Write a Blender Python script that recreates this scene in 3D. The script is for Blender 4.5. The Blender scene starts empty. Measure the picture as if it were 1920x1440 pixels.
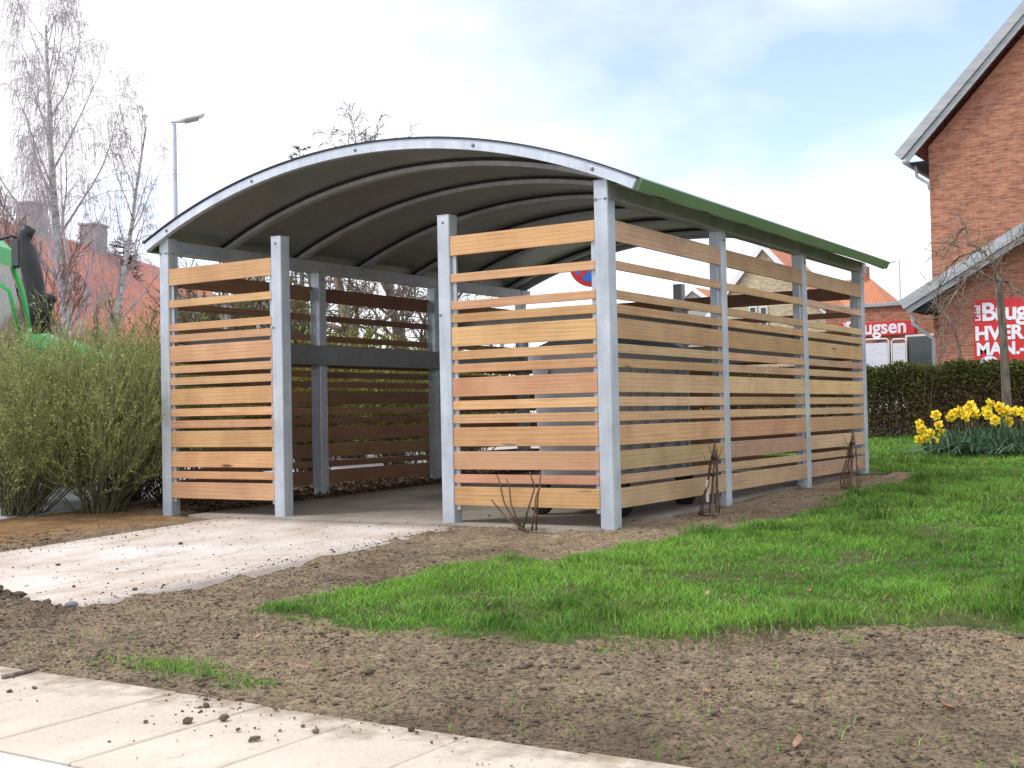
import bpy, math, random
import numpy as np
from mathutils import Vector, Matrix

SC = bpy.context.scene
COL = SC.collection
rnd = random.Random(7)
RNG = np.random.default_rng(11)

# ------------------------------------------------------------------ camera
FPX = 2311.8                                   # focal length in pixels of a 1920 wide picture
CAMPOS = Vector((3.94514, -7.48827, 0.79627))
FW = Vector((-0.53569519, 0.84404707, 0.0248036))
RT = Vector((0.84386441, 0.53617428, -0.02024818))
UP = Vector((0.03038947, -0.01008402, 0.99948726))
cd = bpy.data.cameras.new('camera')
cam = bpy.data.objects.new('camera', cd)
COL.objects.link(cam)
cd.sensor_width = 36.0
cd.lens = FPX / 1920.0 * 36.0
cd.clip_start = 0.05
cd.clip_end = 2000.0
M = Matrix(((RT.x, UP.x, -FW.x), (RT.y, UP.y, -FW.y), (RT.z, UP.z, -FW.z))).to_4x4()
M.translation = CAMPOS
cam.matrix_world = M
SC.camera = cam

# ------------------------------------------------------------------ sky, sun, exposure
SUN_DIR = Vector((-0.58, -0.62, 1.05)).normalized()      # towards the sun
SUN_EL = math.asin(SUN_DIR.z)
SUN_AZ = math.atan2(SUN_DIR.x, SUN_DIR.y)
world = bpy.data.worlds.new('World')
SC.world = world
world.use_nodes = True
nt = world.node_tree
nt.nodes.clear()
def N(tree, kind, **kw):
    n = tree.nodes.new(kind)
    for k, v in kw.items():
        if k.startswith('i_'):
            n.inputs[k[2:].replace('_', ' ')].default_value = v
        else:
            setattr(n, k, v)
    return n
out = N(nt, 'ShaderNodeOutputWorld')
bg = N(nt, 'ShaderNodeBackground'); bg.inputs['Strength'].default_value = 0.1
sky = N(nt, 'ShaderNodeTexSky'); sky.sky_type = 'NISHITA'; sky.sun_disc = False
sky.sun_elevation = SUN_EL; sky.sun_rotation = SUN_AZ; sky.air_density = 1.0; sky.dust_density = 0.2; sky.ozone_density = 2.5
tc = N(nt, 'ShaderNodeTexCoord')
sep = N(nt, 'ShaderNodeSeparateXYZ'); nt.links.new(tc.outputs['Generated'], sep.inputs[0])
zz = N(nt, 'ShaderNodeMath', operation='MAXIMUM'); zz.inputs[1].default_value = 0.0
nt.links.new(sep.outputs['Z'], zz.inputs[0])
za = N(nt, 'ShaderNodeMath', operation='ADD'); za.inputs[1].default_value = 0.35
nt.links.new(zz.outputs[0], za.inputs[0])
dv = N(nt, 'ShaderNodeVectorMath', operation='DIVIDE')
cz = N(nt, 'ShaderNodeCombineXYZ')
for k in range(3): nt.links.new(za.outputs[0], cz.inputs[k])
nt.links.new(tc.outputs['Generated'], dv.inputs[0]); nt.links.new(cz.outputs[0], dv.inputs[1])
mp = N(nt, 'ShaderNodeMapping'); mp.inputs['Location'].default_value = (12.533, 6.0205, 2.5362)
nt.links.new(dv.outputs[0], mp.inputs['Vector'])
cn = N(nt, 'ShaderNodeTexNoise'); cn.inputs['Scale'].default_value = 0.95; cn.inputs['Detail'].default_value = 6; cn.inputs['Roughness'].default_value = 0.5
nt.links.new(mp.outputs[0], cn.inputs['Vector'])
cr = N(nt, 'ShaderNodeValToRGB')
cr.color_ramp.elements[0].position = 0.36; cr.color_ramp.elements[0].color = (0, 0, 0, 1)
cr.color_ramp.elements[1].position = 0.52; cr.color_ramp.elements[1].color = (1, 1, 1, 1)
nt.links.new(cn.outputs['Fac'], cr.inputs['Fac'])
veil = N(nt, 'ShaderNodeMath', operation='MULTIPLY_ADD'); veil.inputs[1].default_value = 0.86; veil.inputs[2].default_value = 0.14
nt.links.new(cr.outputs['Color'], veil.inputs[0])
mx = N(nt, 'ShaderNodeMixRGB'); mx.inputs['Color2'].default_value = (10.2, 10.3, 10.6, 1)
nt.links.new(veil.outputs[0], mx.inputs['Fac']); 
skb = N(nt, 'ShaderNodeMixRGB', blend_type='MULTIPLY'); skb.inputs['Fac'].default_value = 1.0; skb.inputs['Color2'].default_value = (1.85, 1.70, 2.05, 1)
nt.links.new(sky.outputs['Color'], skb.inputs['Color1']); nt.links.new(skb.outputs['Color'], mx.inputs['Color1'])
nt.links.new(mx.outputs['Color'], bg.inputs['Color']); nt.links.new(bg.outputs[0], out.inputs['Surface'])

sl = bpy.data.lights.new('sun', 'SUN'); sl.energy = 1.5; sl.angle = math.radians(14); sl.color = (1.0, 0.95, 0.87)
so = bpy.data.objects.new('sun', sl); COL.objects.link(so)
so.rotation_mode = 'QUATERNION'; so.rotation_quaternion = SUN_DIR.to_track_quat('Z', 'Y'); so.location = (0, 0, 30)
vs = SC.view_settings
vs.view_transform = 'Standard'; vs.look = 'None'; vs.gamma = 1.0; vs.use_curve_mapping = False; vs.exposure = 0.52
SC.cycles.max_bounces = 8
SC.cycles.diffuse_bounces = 3
SC.cycles.transparent_max_bounces = 8

# ------------------------------------------------------------------ pixel and ground helpers
def atd(px, py, D):
    v = CAMPOS + D * (FW + (px - 960) / FPX * RT - (py - 720) / FPX * UP)
    return Vector(v)
def aty(px, py, y):
    d = FW + (px - 960) / FPX * RT - (py - 720) / FPX * UP
    return CAMPOS + d * ((y - CAMPOS.y) / d.y)
_tabs = {}
def vnoise(x, y, s, seed=0):
    x = np.asarray(x, float) / s + 1000.3 + seed * 17.7; y = np.asarray(y, float) / s + 1000.7 + seed * 5.3
    if seed not in _tabs: _tabs[seed] = np.random.default_rng(100 + seed).random((256, 256))
    T = _tabs[seed]
    xi = np.floor(x).astype(int); yi = np.floor(y).astype(int)
    fx = x - xi; fy = y - yi
    fx = fx * fx * (3 - 2 * fx); fy = fy * fy * (3 - 2 * fy)
    a = T[xi % 256, yi % 256]; b = T[(xi + 1) % 256, yi % 256]; c = T[xi % 256, (yi + 1) % 256]; d = T[(xi + 1) % 256, (yi + 1) % 256]
    return (a * (1 - fx) + b * fx) * (1 - fy) + (c * (1 - fx) + d * fx) * fy
def gz(x, y):
    y = np.asarray(y, float)
    return np.where(y < -4.49, -0.148, np.where(y < 0, 0.033 * y, 0.015 * np.minimum(y, 26)))
def ylow(x):
    return np.interp(x, [-0.3, -.2, .25, .7, 1.5, 1.9, 2.3, 2.68, 3.07, 9], [-3.2, -3.31, -3.33, -3.41, -3.34, -3.2, -2.68, -2.6, -2.58, -2.7])
def xleft(y):
    return np.interp(y, [-3.31, -2.64, -2.2, -1.98, -1.9, -1.81, -.93, -.28, .83, 1.9, 3.84, 5.1, 5.6, 6.0, 6.3], [-.22, -.19, .05, -.0, .28, .42, .60, .76, .76, .78, .80, .74, .4, -1.5, -6.0])
def lawn_val(x, y):
    n = (vnoise(x, y, .28, 1) - .5) * .26 + (vnoise(x, y, .09, 2) - .5) * .14
    d = np.minimum(y - ylow(x), np.where(y > 6.1, 5.0, x - xleft(y))) + n
    d = np.maximum(d, .13 - np.hypot((x - .13) / 1.3, y + 1.52) + n * .4)
    d = np.where((y > 6) & (x < -5.4), -1, d)
    return d
def gheight(x, y):
    """full ground height: slope, clods, the heap, slightly raised turf"""
    z = gz(x, y)
    lv = lawn_val(x, y)
    near = np.clip((14 - np.hypot(x - 3, y + 5)) / 6, 0, 1)
    soil = (vnoise(x, y, .9, 3) - .5) * .05 + (vnoise(x, y, .22, 4) - .5) * .03 + (vnoise(x, y, .075, 5) - .5) * .024 + (vnoise(x, y, .037, 6) - .5) * .018
    turf = (vnoise(x, y, 1.1, 7) - .5) * .07 + (vnoise(x, y, .3, 8) - .5) * .03 + .022
    t = np.clip(lv / .1, 0, 1)
    w = np.where(y < -4.30, np.clip((y + 4.46) / .16, 0, 1), 1.0)
    z = z + (soil * (1 - t) * w + turf * t) * near - .012 * (1 - t)
    # the soil heap beside the driveway end, and a bank of soil along its end
    z = z + .22 * np.exp(-(((x + 1.93) / .22) ** 2 + ((y + 3.62) / .16) ** 2)) * (.7 + .6 * vnoise(x, y, .06, 9))
    z = z + .04 * np.exp(-((y + 3.68) / .13) ** 2) * ((x < -1.1) & (x > -4)) * (.5 + vnoise(x, y, .1, 10))
    # under the slab, the driveway and the paving the soil lies lower
    ins = (x > -4.02) & (x < -.10) & (y > -.06) & (y < 6.0)
    z = np.where(ins, gz(x, y) - .06, z)
    drv = (x > -3.52) & (x < -1.2) & (y > -3.46) & (y < .1)
    z = np.where(drv, gz(x, y) - .06, z)
    z = np.where(y < -4.47, -.24, z)
    far = (x < -5.9) | (y > 17)
    z = np.where(far, gz(x, y), z)
    return z
def G(px, py):
    d = FW + (px - 960) / FPX * RT - (py - 720) / FPX * UP
    t = np.arange(2, 70, .01)
    X = CAMPOS.x + d.x * t; Y = CAMPOS.y + d.y * t; Z = CAMPOS.z + d.z * t
    i = np.argmax(Z < gz(X, Y))
    x, y = X[i], Y[i]
    return Vector((x, y, float(gheight(np.array([x]), np.array([y]))[0])))

# ------------------------------------------------------------------ mesh helpers
def link(o, parent=None):
    COL.objects.link(o)
    if parent is not None: o.parent = parent
    return o
def tag(o, label=None, cat=None, group=None, kind=None):
    if label: o['label'] = label
    if cat: o['category'] = cat
    if group: o['group'] = group
    if kind: o['kind'] = kind
    return o
def thing(name, label, cat, loc=(0, 0, 0), rotz=0, group=None):
    o = bpy.data.objects.new(name, None); o.empty_display_size = .1
    o.location = loc; o.rotation_euler = (0, 0, rotz)
    link(o); return tag(o, label, cat, group)
def mesh_obj(name, V, F, mat, parent=None, smooth=False, color=None):
    me = bpy.data.meshes.new(name)
    me.from_pydata([tuple(v) for v in V], [], F)
    me.update()
    if mat: me.materials.append(mat)
    if smooth: me.polygons.foreach_set('use_smooth', [True] * len(me.polygons))
    o = bpy.data.objects.new(name, me)
    if color: o.color = color
    return link(o, parent)
def fast_mesh(name, V, F, mat, parent=None, smooth=False, tint=None):
    """V (n,3) array, F (m,k) array of equal sized faces (k = 3 or 4), or list of such arrays"""
    if not isinstance(F, (list, tuple)): F = [F]
    me = bpy.data.meshes.new(name)
    V = np.ascontiguousarray(V, np.float32)
    me.vertices.add(len(V)); me.vertices.foreach_set('co', V.ravel())
    li = np.concatenate([f.ravel() for f in F]).astype(np.int32)
    tot = np.concatenate([np.full(len(f), f.shape[1]) for f in F]).astype(np.int32)
    st = np.concatenate([[0], np.cumsum(tot)[:-1]]).astype(np.int32)
    me.loops.add(len(li)); me.loops.foreach_set('vertex_index', li)
    me.polygons.add(len(tot)); me.polygons.foreach_set('loop_start', st); me.polygons.foreach_set('loop_total', tot)
    if smooth: me.polygons.foreach_set('use_smooth', np.ones(len(tot), bool))
    if tint is not None:
        a = me.attributes.new('tint', 'FLOAT_COLOR', 'POINT')
        t = np.ones((len(V), 4), np.float32); t[:, :3] = tint
        a.data.foreach_set('color', t.ravel())
    me.update(calc_edges=True); me.validate()
    if mat: me.materials.append(mat)
    o = bpy.data.objects.new(name, me)
    return link(o, parent)
class MB:
    def __init__(s): s.V = []; s.F = []
    def add(s, V, F):
        b = len(s.V); s.V += [Vector(v) for v in V]; s.F += [tuple(i + b for i in f) for f in F]; return s
    def box(s, x0, x1, y0, y1, z0, z1, ch=0.0, m=None):
        """box with its vertical... all twelve edges chamfered by ch"""
        if ch <= 0:
            V = [(x, y, z) for z in (z0, z1) for y in (y0, y1) for x in (x0, x1)]
            F = [(0, 2, 3, 1), (4, 5, 7, 6), (0, 1, 5, 4), (2, 6, 7, 3), (0, 4, 6, 2), (1, 3, 7, 5)]
        else:
            cx, cy, cz_ = (x0 + x1) / 2, (y0 + y1) / 2, (z0 + z1) / 2
            hx, hy, hz = (x1 - x0) / 2, (y1 - y0) / 2, (z1 - z0) / 2
            V = []; idx = {}
            for sx in (-1, 1):
                for sy in (-1, 1):
                    for sz in (-1, 1):
                        for ax in range(3):
                            h = [hx - ch, hy - ch, hz - ch]; h[ax] += ch
                            idx[sx, sy, sz, ax] = len(V)
                            V.append((cx + sx * h[0], cy + sy * h[1], cz_ + sz * h[2]))
            F = []
            def q(keys, nrm):
                ids = [idx[k] for k in keys]
                P = [Vector(V[i]) for i in ids]
                n = (P[1] - P[0]).cross(P[2] - P[0])
                if n.dot(Vector(nrm)) < 0: ids.reverse()
                F.append(tuple(ids))
            for ax in range(3):
                o1, o2 = [a for a in range(3) if a != ax]
                for sg in (-1, 1):
                    ks = []
                    for a, b in ((-1, -1), (1, -1), (1, 1), (-1, 1)):
                        k = [0, 0, 0]; k[ax] = sg; k[o1] = a; k[o2] = b; ks.append((*k, ax))
                    nr = [0, 0, 0]; nr[ax] = sg; q(ks, nr)
            for ax in range(3):
                o1, o2 = [a for a in range(3) if a != ax]
                for a in (-1, 1):
                    for b in (-1, 1):
                        k0 = [0, 0, 0]; k0[o1] = a; k0[o2] = b
                        kA = k0.copy(); kA[ax] = -1; kB = k0.copy(); kB[ax] = 1
                        q([(*kA, o1), (*kB, o1), (*kB, o2), (*kA, o2)], k0)
            for sx in (-1, 1):
                for sy in (-1, 1):
                    for sz in (-1, 1):
                        q([(sx, sy, sz, 0), (sx, sy, sz, 1), (sx, sy, sz, 2)], (sx, sy, sz))
        if m is not None: V = [m @ Vector(v) for v in V]
        return s.add(V, F)
    def prism(s, P, depth_vec):
        """closed polygon P (list of 3-D points) extruded by depth_vec"""
        n = len(P); d = Vector(depth_vec)
        V = [Vector(p) for p in P] + [Vector(p) + d for p in P]
        F = [tuple(range(n - 1, -1, -1)), tuple(range(n, 2 * n))] + [(i, (i + 1) % n, n + (i + 1) % n, n + i) for i in range(n)]
        return s.add(V, F)
    def tube(s, P, R, n=10, cap=True):
        P = [Vector(p) for p in P]
        if not hasattr(R, '__len__'): R = [R] * len(P)
        V = []; F = []
        ref = None
        for i, p in enumerate(P):
            t = ((P[min(i + 1, len(P) - 1)] - P[max(i - 1, 0)])).normalized()
            if ref is None: ref = Vector((0, 0, 1)) if abs(t.z) < .9 else Vector((1, 0, 0))
            a = (ref - t * ref.dot(t)).normalized(); b = t.cross(a); ref = a
            for k in range(n):
                an = 2 * math.pi * k / n
                V.append(p + (a * math.cos(an) + b * math.sin(an)) * R[i])
        for i in range(len(P) - 1):
            for k in range(n):
                F.append((i * n + k, i * n + (k + 1) % n, (i + 1) * n + (k + 1) % n, (i + 1) * n + k))
        if cap:
            F.append(tuple(range(n - 1, -1, -1))); F.append(tuple(range((len(P) - 1) * n, len(P) * n)))
        return s.add(V, F)
    def lathe(s, prof, c, axis='z', n=24):
        V = []; F = []; c = Vector(c)
        for (r, h) in prof:
            for k in range(n):
                a = 2 * math.pi * k / n
                if axis == 'z': v = (r * math.cos(a), r * math.sin(a), h)
                elif axis == 'x': v = (h, r * math.cos(a), r * math.sin(a))
                else: v = (r * math.sin(a), h, r * math.cos(a))
                V.append(c + Vector(v))
        for i in range(len(prof) - 1):
            for k in range(n): F.append((i * n + k, i * n + (k + 1) % n, (i + 1) * n + (k + 1) % n, (i + 1) * n + k))
        F.append(tuple(range(n - 1, -1, -1))); F.append(tuple(range((len(prof) - 1) * n, len(prof) * n)))
        return s.add(V, F)
    def build(s, name, mat, parent=None, smooth=False, color=None, label=None):
        o = mesh_obj(name, s.V, s.F, mat, parent, smooth, color)
        if label: o['label'] = label
        return o
def bx(name, mat, parent, *a, ch=0.0, color=None, label=None):
    return MB().box(*a, ch=ch).build(name, mat, parent, color=color, label=label)

def segs_arrays(S, n=3):
    """S: (k,8) p0 p1 r0 r1 -> verts, quads of tapered n-gon tubes"""
    S = np.asarray(S, float)
    p0, p1, r0, r1 = S[:, 0:3], S[:, 3:6], S[:, 6], S[:, 7]
    t = p1 - p0; t /= np.linalg.norm(t, axis=1)[:, None] + 1e-9
    ref = np.where(np.abs(t[:, 2:3]) < .9, np.array([[0, 0, 1.]]), np.array([[1., 0, 0]]))
    a = np.cross(t, ref); a /= np.linalg.norm(a, axis=1)[:, None] + 1e-9
    b = np.cross(t, a)
    k = len(S); V = np.zeros((k, 2 * n, 3))
    for i in range(n):
        an = 2 * math.pi * i / n
        o = a * math.cos(an) + b * math.sin(an)
        V[:, i] = p0 + o * r0[:, None]; V[:, n + i] = p1 + o * r1[:, None]
    q = np.array([[i, (i + 1) % n, n + (i + 1) % n, n + i] for i in range(n)])
    F = (np.arange(k)[:, None, None] * (2 * n) + q[None]).reshape(-1, 4)
    return V.reshape(-1, 3), F
def segs_mesh(name, S, mat, parent=None, n=3, tint=None):
    V, F = segs_arrays(S, n)
    if tint is not None: tint = np.repeat(np.asarray(tint), 2 * n, axis=0)
    return fast_mesh(name, V, F, mat, parent, smooth=(n > 3), tint=tint)
def leaves_arrays(C, D, L, W, rng):
    """folded rhombus leaves: centres C, directions D, length L, width W (arrays)"""
    k = len(C)
    D = D / (np.linalg.norm(D, axis=1)[:, None] + 1e-9)
    R = rng.normal(size=(k, 3)); S = np.cross(D, R); S /= np.linalg.norm(S, axis=1)[:, None] + 1e-9
    U = np.cross(S, D)
    V = np.zeros((k, 4, 3))
    V[:, 0] = C; V[:, 2] = C + D * L[:, None]
    mid = C + D * (L * .5)[:, None] + U * (W * .25)[:, None]
    V[:, 1] = mid + S * (W * .5)[:, None]; V[:, 3] = mid - S * (W * .5)[:, None]
    F = (np.arange(k)[:, None, None] * 4 + np.array([[0, 1, 2], [0, 2, 3]])[None]).reshape(-1, 3)
    return V.reshape(-1, 3), F
def leaf_mesh(name, C, D, L, W, mat, parent, rng, tint):
    V, F = leaves_arrays(C, D, L, W, rng)
    return fast_mesh(name, V, F, mat, parent, tint=np.repeat(tint, 4, axis=0))

# ------------------------------------------------------------------ materials
MATS = {}
def mat(name, base=(.5, .5, .5), rough=.6, metal=0.0, build=None, spec=None):
    m = bpy.data.materials.new(name); m.use_nodes = True
    t = m.node_tree; b = t.nodes['Principled BSDF']
    b.inputs['Base Color'].default_value = (*base, 1); b.inputs['Roughness'].default_value = rough; b.inputs['Metallic'].default_value = metal
    if spec is not None: b.inputs['Specular IOR Level'].default_value = spec
    if build: build(t, b)
    MATS[name] = m
    return m
def coords(t, kind='Object', scale=(1, 1, 1), rand=False):
    c = N(t, 'ShaderNodeTexCoord'); mp_ = N(t, 'ShaderNodeMapping'); mp_.inputs['Scale'].default_value = scale
    t.links.new(c.outputs[kind], mp_.inputs['Vector'])
    if rand:
        oi = N(t, 'ShaderNodeObjectInfo'); mu = N(t, 'ShaderNodeMath', operation='MULTIPLY'); mu.inputs[1].default_value = 57.0
        cb = N(t, 'ShaderNodeCombineXYZ')
        t.links.new(oi.outputs['Random'], mu.inputs[0])
        for k in range(3): t.links.new(mu.outputs[0], cb.inputs[k])
        t.links.new(cb.outputs[0], mp_.inputs['Location'])
    return mp_.outputs[0]
def noise(t, vec, scale, detail=4, rough=.55, dist=0.0):
    n = N(t, 'ShaderNodeTexNoise'); n.inputs['Scale'].default_value = scale; n.inputs['Detail'].default_value = detail
    n.inputs['Roughness'].default_value = rough; n.inputs['Distortion'].default_value = dist
    t.links.new(vec, n.inputs['Vector']); return n.outputs['Fac']
def ramp(t, fac, stops):
    r = N(t, 'ShaderNodeValToRGB'); e = r.color_ramp.elements
    e[0].position = stops[0][0]; e[0].color = (*stops[0][1], 1); e[1].position = stops[-1][0]; e[1].color = (*stops[-1][1], 1)
    for p_, c_ in stops[1:-1]:
        k = e.new(p_); k.color = (*c_, 1)
    t.links.new(fac, r.inputs['Fac']); return r.outputs['Color']
def mixc(t, a, b, fac, mode='MIX'):
    m = N(t, 'ShaderNodeMixRGB', blend_type=mode)
    for s_, v in (('Fac', fac), ('Color1', a), ('Color2', b)):
        if hasattr(v, 'is_linked') or hasattr(v, 'links'): t.links.new(v, m.inputs[s_])
        elif isinstance(v, (int, float)): m.inputs[s_].default_value = v
        else: m.inputs[s_].default_value = (*v, 1)
    return m.outputs['Color']
def bump(t, b, h, strength=.3, dist=.01):
    n = N(t, 'ShaderNodeBump'); n.inputs['Strength'].default_value = strength; n.inputs['Distance'].default_value = dist
    t.links.new(h, n.inputs['Height']); t.links.new(n.outputs[0], b.inputs['Normal'])

def _wood(t, b):
    oi = N(t, 'ShaderNodeObjectInfo')
    v = coords(t, 'Object', (.5, 14, 22), True)
    v2 = coords(t, 'Object', (.55, 3, 11), True)
    w = N(t, 'ShaderNodeTexWave', wave_type='BANDS', bands_direction='Z'); w.inputs['Scale'].default_value = .95; w.inputs['Distortion'].default_value = 7.0; w.inputs['Detail'].default_value = 1.0; w.inputs['Detail Scale'].default_value = .55; w.inputs['Detail Roughness'].default_value = .4
    t.links.new(v2, w.inputs['Vector'])
    f1 = noise(t, v, 6, 6, .65); f2 = noise(t, coords(t, 'Object', (1.3, 1.3, 1.3), True), 2.0, 3)
    c = mixc(t, oi.outputs['Color'], ramp(t, f1, [(.25, (.72, .66, .6)), (.5, (1, 1, 1)), (.8, (1.12, 1.1, 1.06))]), 1.0, 'MULTIPLY')
    c = mixc(t, c, ramp(t, w.outputs['Fac'], [(0, (.84, .77, .70)), (.3, (1, 1, 1)), (1, (1.03, 1.02, 1.0))]), .6, 'MULTIPLY')
    c = mixc(t, c, ramp(t, f2, [(.3, (.82, .76, .74)), (.6, (1.05, 1.05, 1.05))]), .8, 'MULTIPLY')
    vk = N(t, 'ShaderNodeTexVoronoi'); vk.inputs['Scale'].default_value = 1.0
    t.links.new(coords(t, 'Object', (1.1, 5, 5), True), vk.inputs['Vector'])
    c = mixc(t, (.16, .07, .035), c, ramp(t, vk.outputs['Distance'], [(.035, (0, 0, 0)), (.10, (1, 1, 1))]))
    # weathered run-off stains down the face
    st = noise(t, coords(t, 'Object', (2.6, 2.6, .5), True), 1.6, 3, .55)
    c = mixc(t, c, ramp(t, st, [(.36, (.84, .78, .72)), (.46, (1, 1, 1))]), .35, 'MULTIPLY')
    t.links.new(c, b.inputs['Base Color'])
    bump(t, b, f1, .25, .002)
WOOD = mat('cedar', rough=.62, build=_wood, spec=.3)

def _zinc(lo, hi, sc):
    def f(t, b):
        v = coords(t, 'Object', (1, 1, 1), True)
        vo = N(t, 'ShaderNodeTexVoronoi'); vo.inputs['Scale'].default_value = 55 * sc
        t.links.new(v, vo.inputs['Vector'])
        f2 = noise(t, coords(t, 'Object', (6, 6, .7), True), 3, 5); f3 = noise(t, v, 3.5 * sc, 4)
        c = mixc(t, lo, hi, ramp(t, f3, [(.3, (0, 0, 0)), (.7, (1, 1, 1))]))
        c = mixc(t, c, ramp(t, vo.outputs['Color'], [(0, (.92, .92, .92)), (1, (1.05, 1.05, 1.05))]), .6, 'MULTIPLY')
        c = mixc(t, c, ramp(t, f2, [(.3, (.8, .81, .83)), (.6, (1.04, 1.04, 1.04))]), .7, 'MULTIPLY')
        t.links.new(c, b.inputs['Base Color'])
        r = N(t, 'ShaderNodeMapRange'); r.inputs['To Min'].default_value = .35; r.inputs['To Max'].default_value = .6
        t.links.new(f2, r.inputs['Value']); t.links.new(r.outputs[0], b.inputs['Roughness'])
        bump(t, b, f3, .08, .004)
    return f
ZINC = mat('galvanised_steel', metal=.35, build=_zinc((.40, .44, .47), (.56, .60, .63), 1))
RIMZ = mat('bright_galvanised', metal=.35, build=_zinc((.50, .54, .58), (.66, .70, .74), .7))
SHEET = mat('roof_underside', metal=.75, build=_zinc((.36, .39, .38), (.60, .63, .60), .16))
RAILZ = mat('grey_steel_rail', metal=.3, build=_zinc((.17, .18, .175), (.24, .25, .24), .5))
GREENF = mat('grass_reflection_eave', (.13, .24, .12), .38, .15, build=lambda t, b: t.links.new(mixc(t, (.10, .21, .085), (.19, .31, .16), noise(t, coords(t, 'Object', (3, .7, 3)), 2, 4)), b.inputs['Base Color']))  # galvanised eave with the reflection of the grass put into its green colour
BLACK = mat('black_rubber', (.012, .012, .015), .5)
NAVY = mat('dark_roof_edge', (.02, .024, .04), .45)
BOLT = mat('bolt_steel', (.22, .22, .23), .4, .7)

def _soil(t, b):
    v = coords(t, 'Object')
    n1 = noise(t, v, 1.1, 5); n2 = noise(t, v, 9, 8, .72); n3 = noise(t, v, 55, 6, .75); n4 = noise(t, v, 150, 4, .7)
    c = ramp(t, n2, [(.25, (.125, .094, .062)), (.5, (.235, .180, .120)), (.75, (.34, .27, .188))])
    c = mixc(t, c, ramp(t, n3, [(.34, (.26, .24, .23)), (.5, (1, 1, 1)), (.66, (1.7, 1.62, 1.5))]), 1.0, 'MULTIPLY')
    c = mixc(t, c, (.30, .24, .17), ramp(t, n4, [(.57, (0, 0, 0)), (.68, (.75, .75, .75))]))
    c = mixc(t, c, (.03, .022, .016), ramp(t, n4, [(.30, (.7, .7, .7)), (.40, (0, 0, 0))]))
    # sandy, rusty soil left of the driveway
    sp = N(t, 'ShaderNodeSeparateXYZ'); t.links.new(v, sp.inputs[0])
    ad = N(t, 'ShaderNodeMath', operation='MULTIPLY_ADD'); ad.inputs[1].default_value = 1.2; t.links.new(n1, ad.inputs[0]); t.links.new(sp.outputs['X'], ad.inputs[2])
    lf = N(t, 'ShaderNodeMapRange'); lf.inputs['From Min'].default_value = -3.1; lf.inputs['From Max'].default_value = -3.5
    t.links.new(ad.outputs[0], lf.inputs['Value'])
    rust = ramp(t, n2, [(.25, (.13, .078, .036)), (.55, (.27, .165, .08)), (.8, (.38, .26, .155))])
    yl = N(t, 'ShaderNodeMapRange'); yl.inputs['From Min'].default_value = .35; yl.inputs['From Max'].default_value = -.1; t.links.new(sp.outputs['Y'], yl.inputs['Value'])
    lm_ = N(t, 'ShaderNodeMath', operation='MULTIPLY'); t.links.new(lf.outputs[0], lm_.inputs[0]); t.links.new(yl.outputs[0], lm_.inputs[1])
    c = mixc(t, c, rust, lm_.outputs[0])
    c = mixc(t, c, ramp(t, n1, [(.34, (.66, .64, .64)), (.5, (1, 1, 1)), (.7, (1.16, 1.12, 1.07))]), 1.0, 'MULTIPLY')
    t.links.new(c, b.inputs['Base Color'])
    h = mixc(t, n3, n4, .35); bump(t, b, h, 1.0, .016)
SOIL = mat('soil', rough=.95, build=_soil, spec=.15)
CLOD = mat('soil_clod', rough=.95, spec=.15, build=lambda t, b: (t.links.new(mixc(t, ramp(t, noise(t, coords(t, 'Object'), 4, 5), [(.3, (.08, .062, .047)), (.7, (.20, .16, .118))]), ramp(t, noise(t, coords(t, 'Object'), 60, 4), [(.3, (.6, .6, .6)), (.7, (1.3, 1.3, 1.3))]), 1.0, 'MULTIPLY'), b.inputs['Base Color']), bump(t, b, noise(t, coords(t, 'Object'), 120, 4), .8, .006)))
def _lawn(t, b):
    v = coords(t, 'Object')
    n1 = noise(t, v, .8, 4); n2 = noise(t, v, 14, 6, .7)
    c = ramp(t, n2, [(.3, (.045, .042, .022)), (.5, (.075, .085, .030)), (.62, (.095, .105, .042)), (.8, (.17, .14, .085))])
    c = mixc(t, c, ramp(t, n1, [(.3, (.8, .85, .8)), (.7, (1.2, 1.12, 1))]), 1.0, 'MULTIPLY')
    t.links.new(c, b.inputs['Base Color']); bump(t, b, n2, .9, .03)
LAWN = mat('turf', rough=.9, build=_lawn, spec=.2)
def _tint(rough=.6, trans=.0):
    def f(t, b):
        a = N(t, 'ShaderNodeAttribute'); a.attribute_name = 'tint'
        t.links.new(a.outputs['Color'], b.inputs['Base Color']); b.inputs['Roughness'].default_value = rough
        b.inputs['Specular IOR Level'].default_value = .25
        if trans > 0:
            tr = N(t, 'ShaderNodeBsdfTranslucent'); t.links.new(a.outputs['Color'], tr.inputs['Color'])
            ms = N(t, 'ShaderNodeMixShader'); ms.inputs[0].default_value = trans
            o = t.nodes['Material Output']
            t.links.new(b.outputs[0], ms.inputs[1]); t.links.new(tr.outputs[0], ms.inputs[2]); t.links.new(ms.outputs[0], o.inputs['Surface'])
    return f
GRASS = mat('grass_blades', build=_tint(.5, .3))
LEAF = mat('leaves', build=_tint(.5, .25))
TWIG = mat('twigs', build=_tint(.75))
def _bark(c0, c1, c2, sc=(6, 6, 1.2), lo=.35, hi=.65):
    def f(t, b):
        n = noise(t, coords(t, 'Object', sc), 3, 6, .65)
        t.links.new(ramp(t, n, [(lo, c0), (.5, c1), (hi, c2)]), b.inputs['Base Color']); bump(t, b, n, .6, .02)
    return f
BIRCHB = mat('birch_bark', rough=.7, build=_bark((.05, .045, .05), (.42, .40, .38), (.55, .52, .50), (1.5, 1.5, 5), .33, .55))
BARK = mat('grey_brown_bark', rough=.85, build=_bark((.07, .055, .04), (.15, .12, .09), (.25, .21, .16)))
IVYB = mat('mossy_bark', rough=.9, build=_bark((.07, .07, .03), (.17, .14, .08), (.26, .20, .13)))
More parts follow.
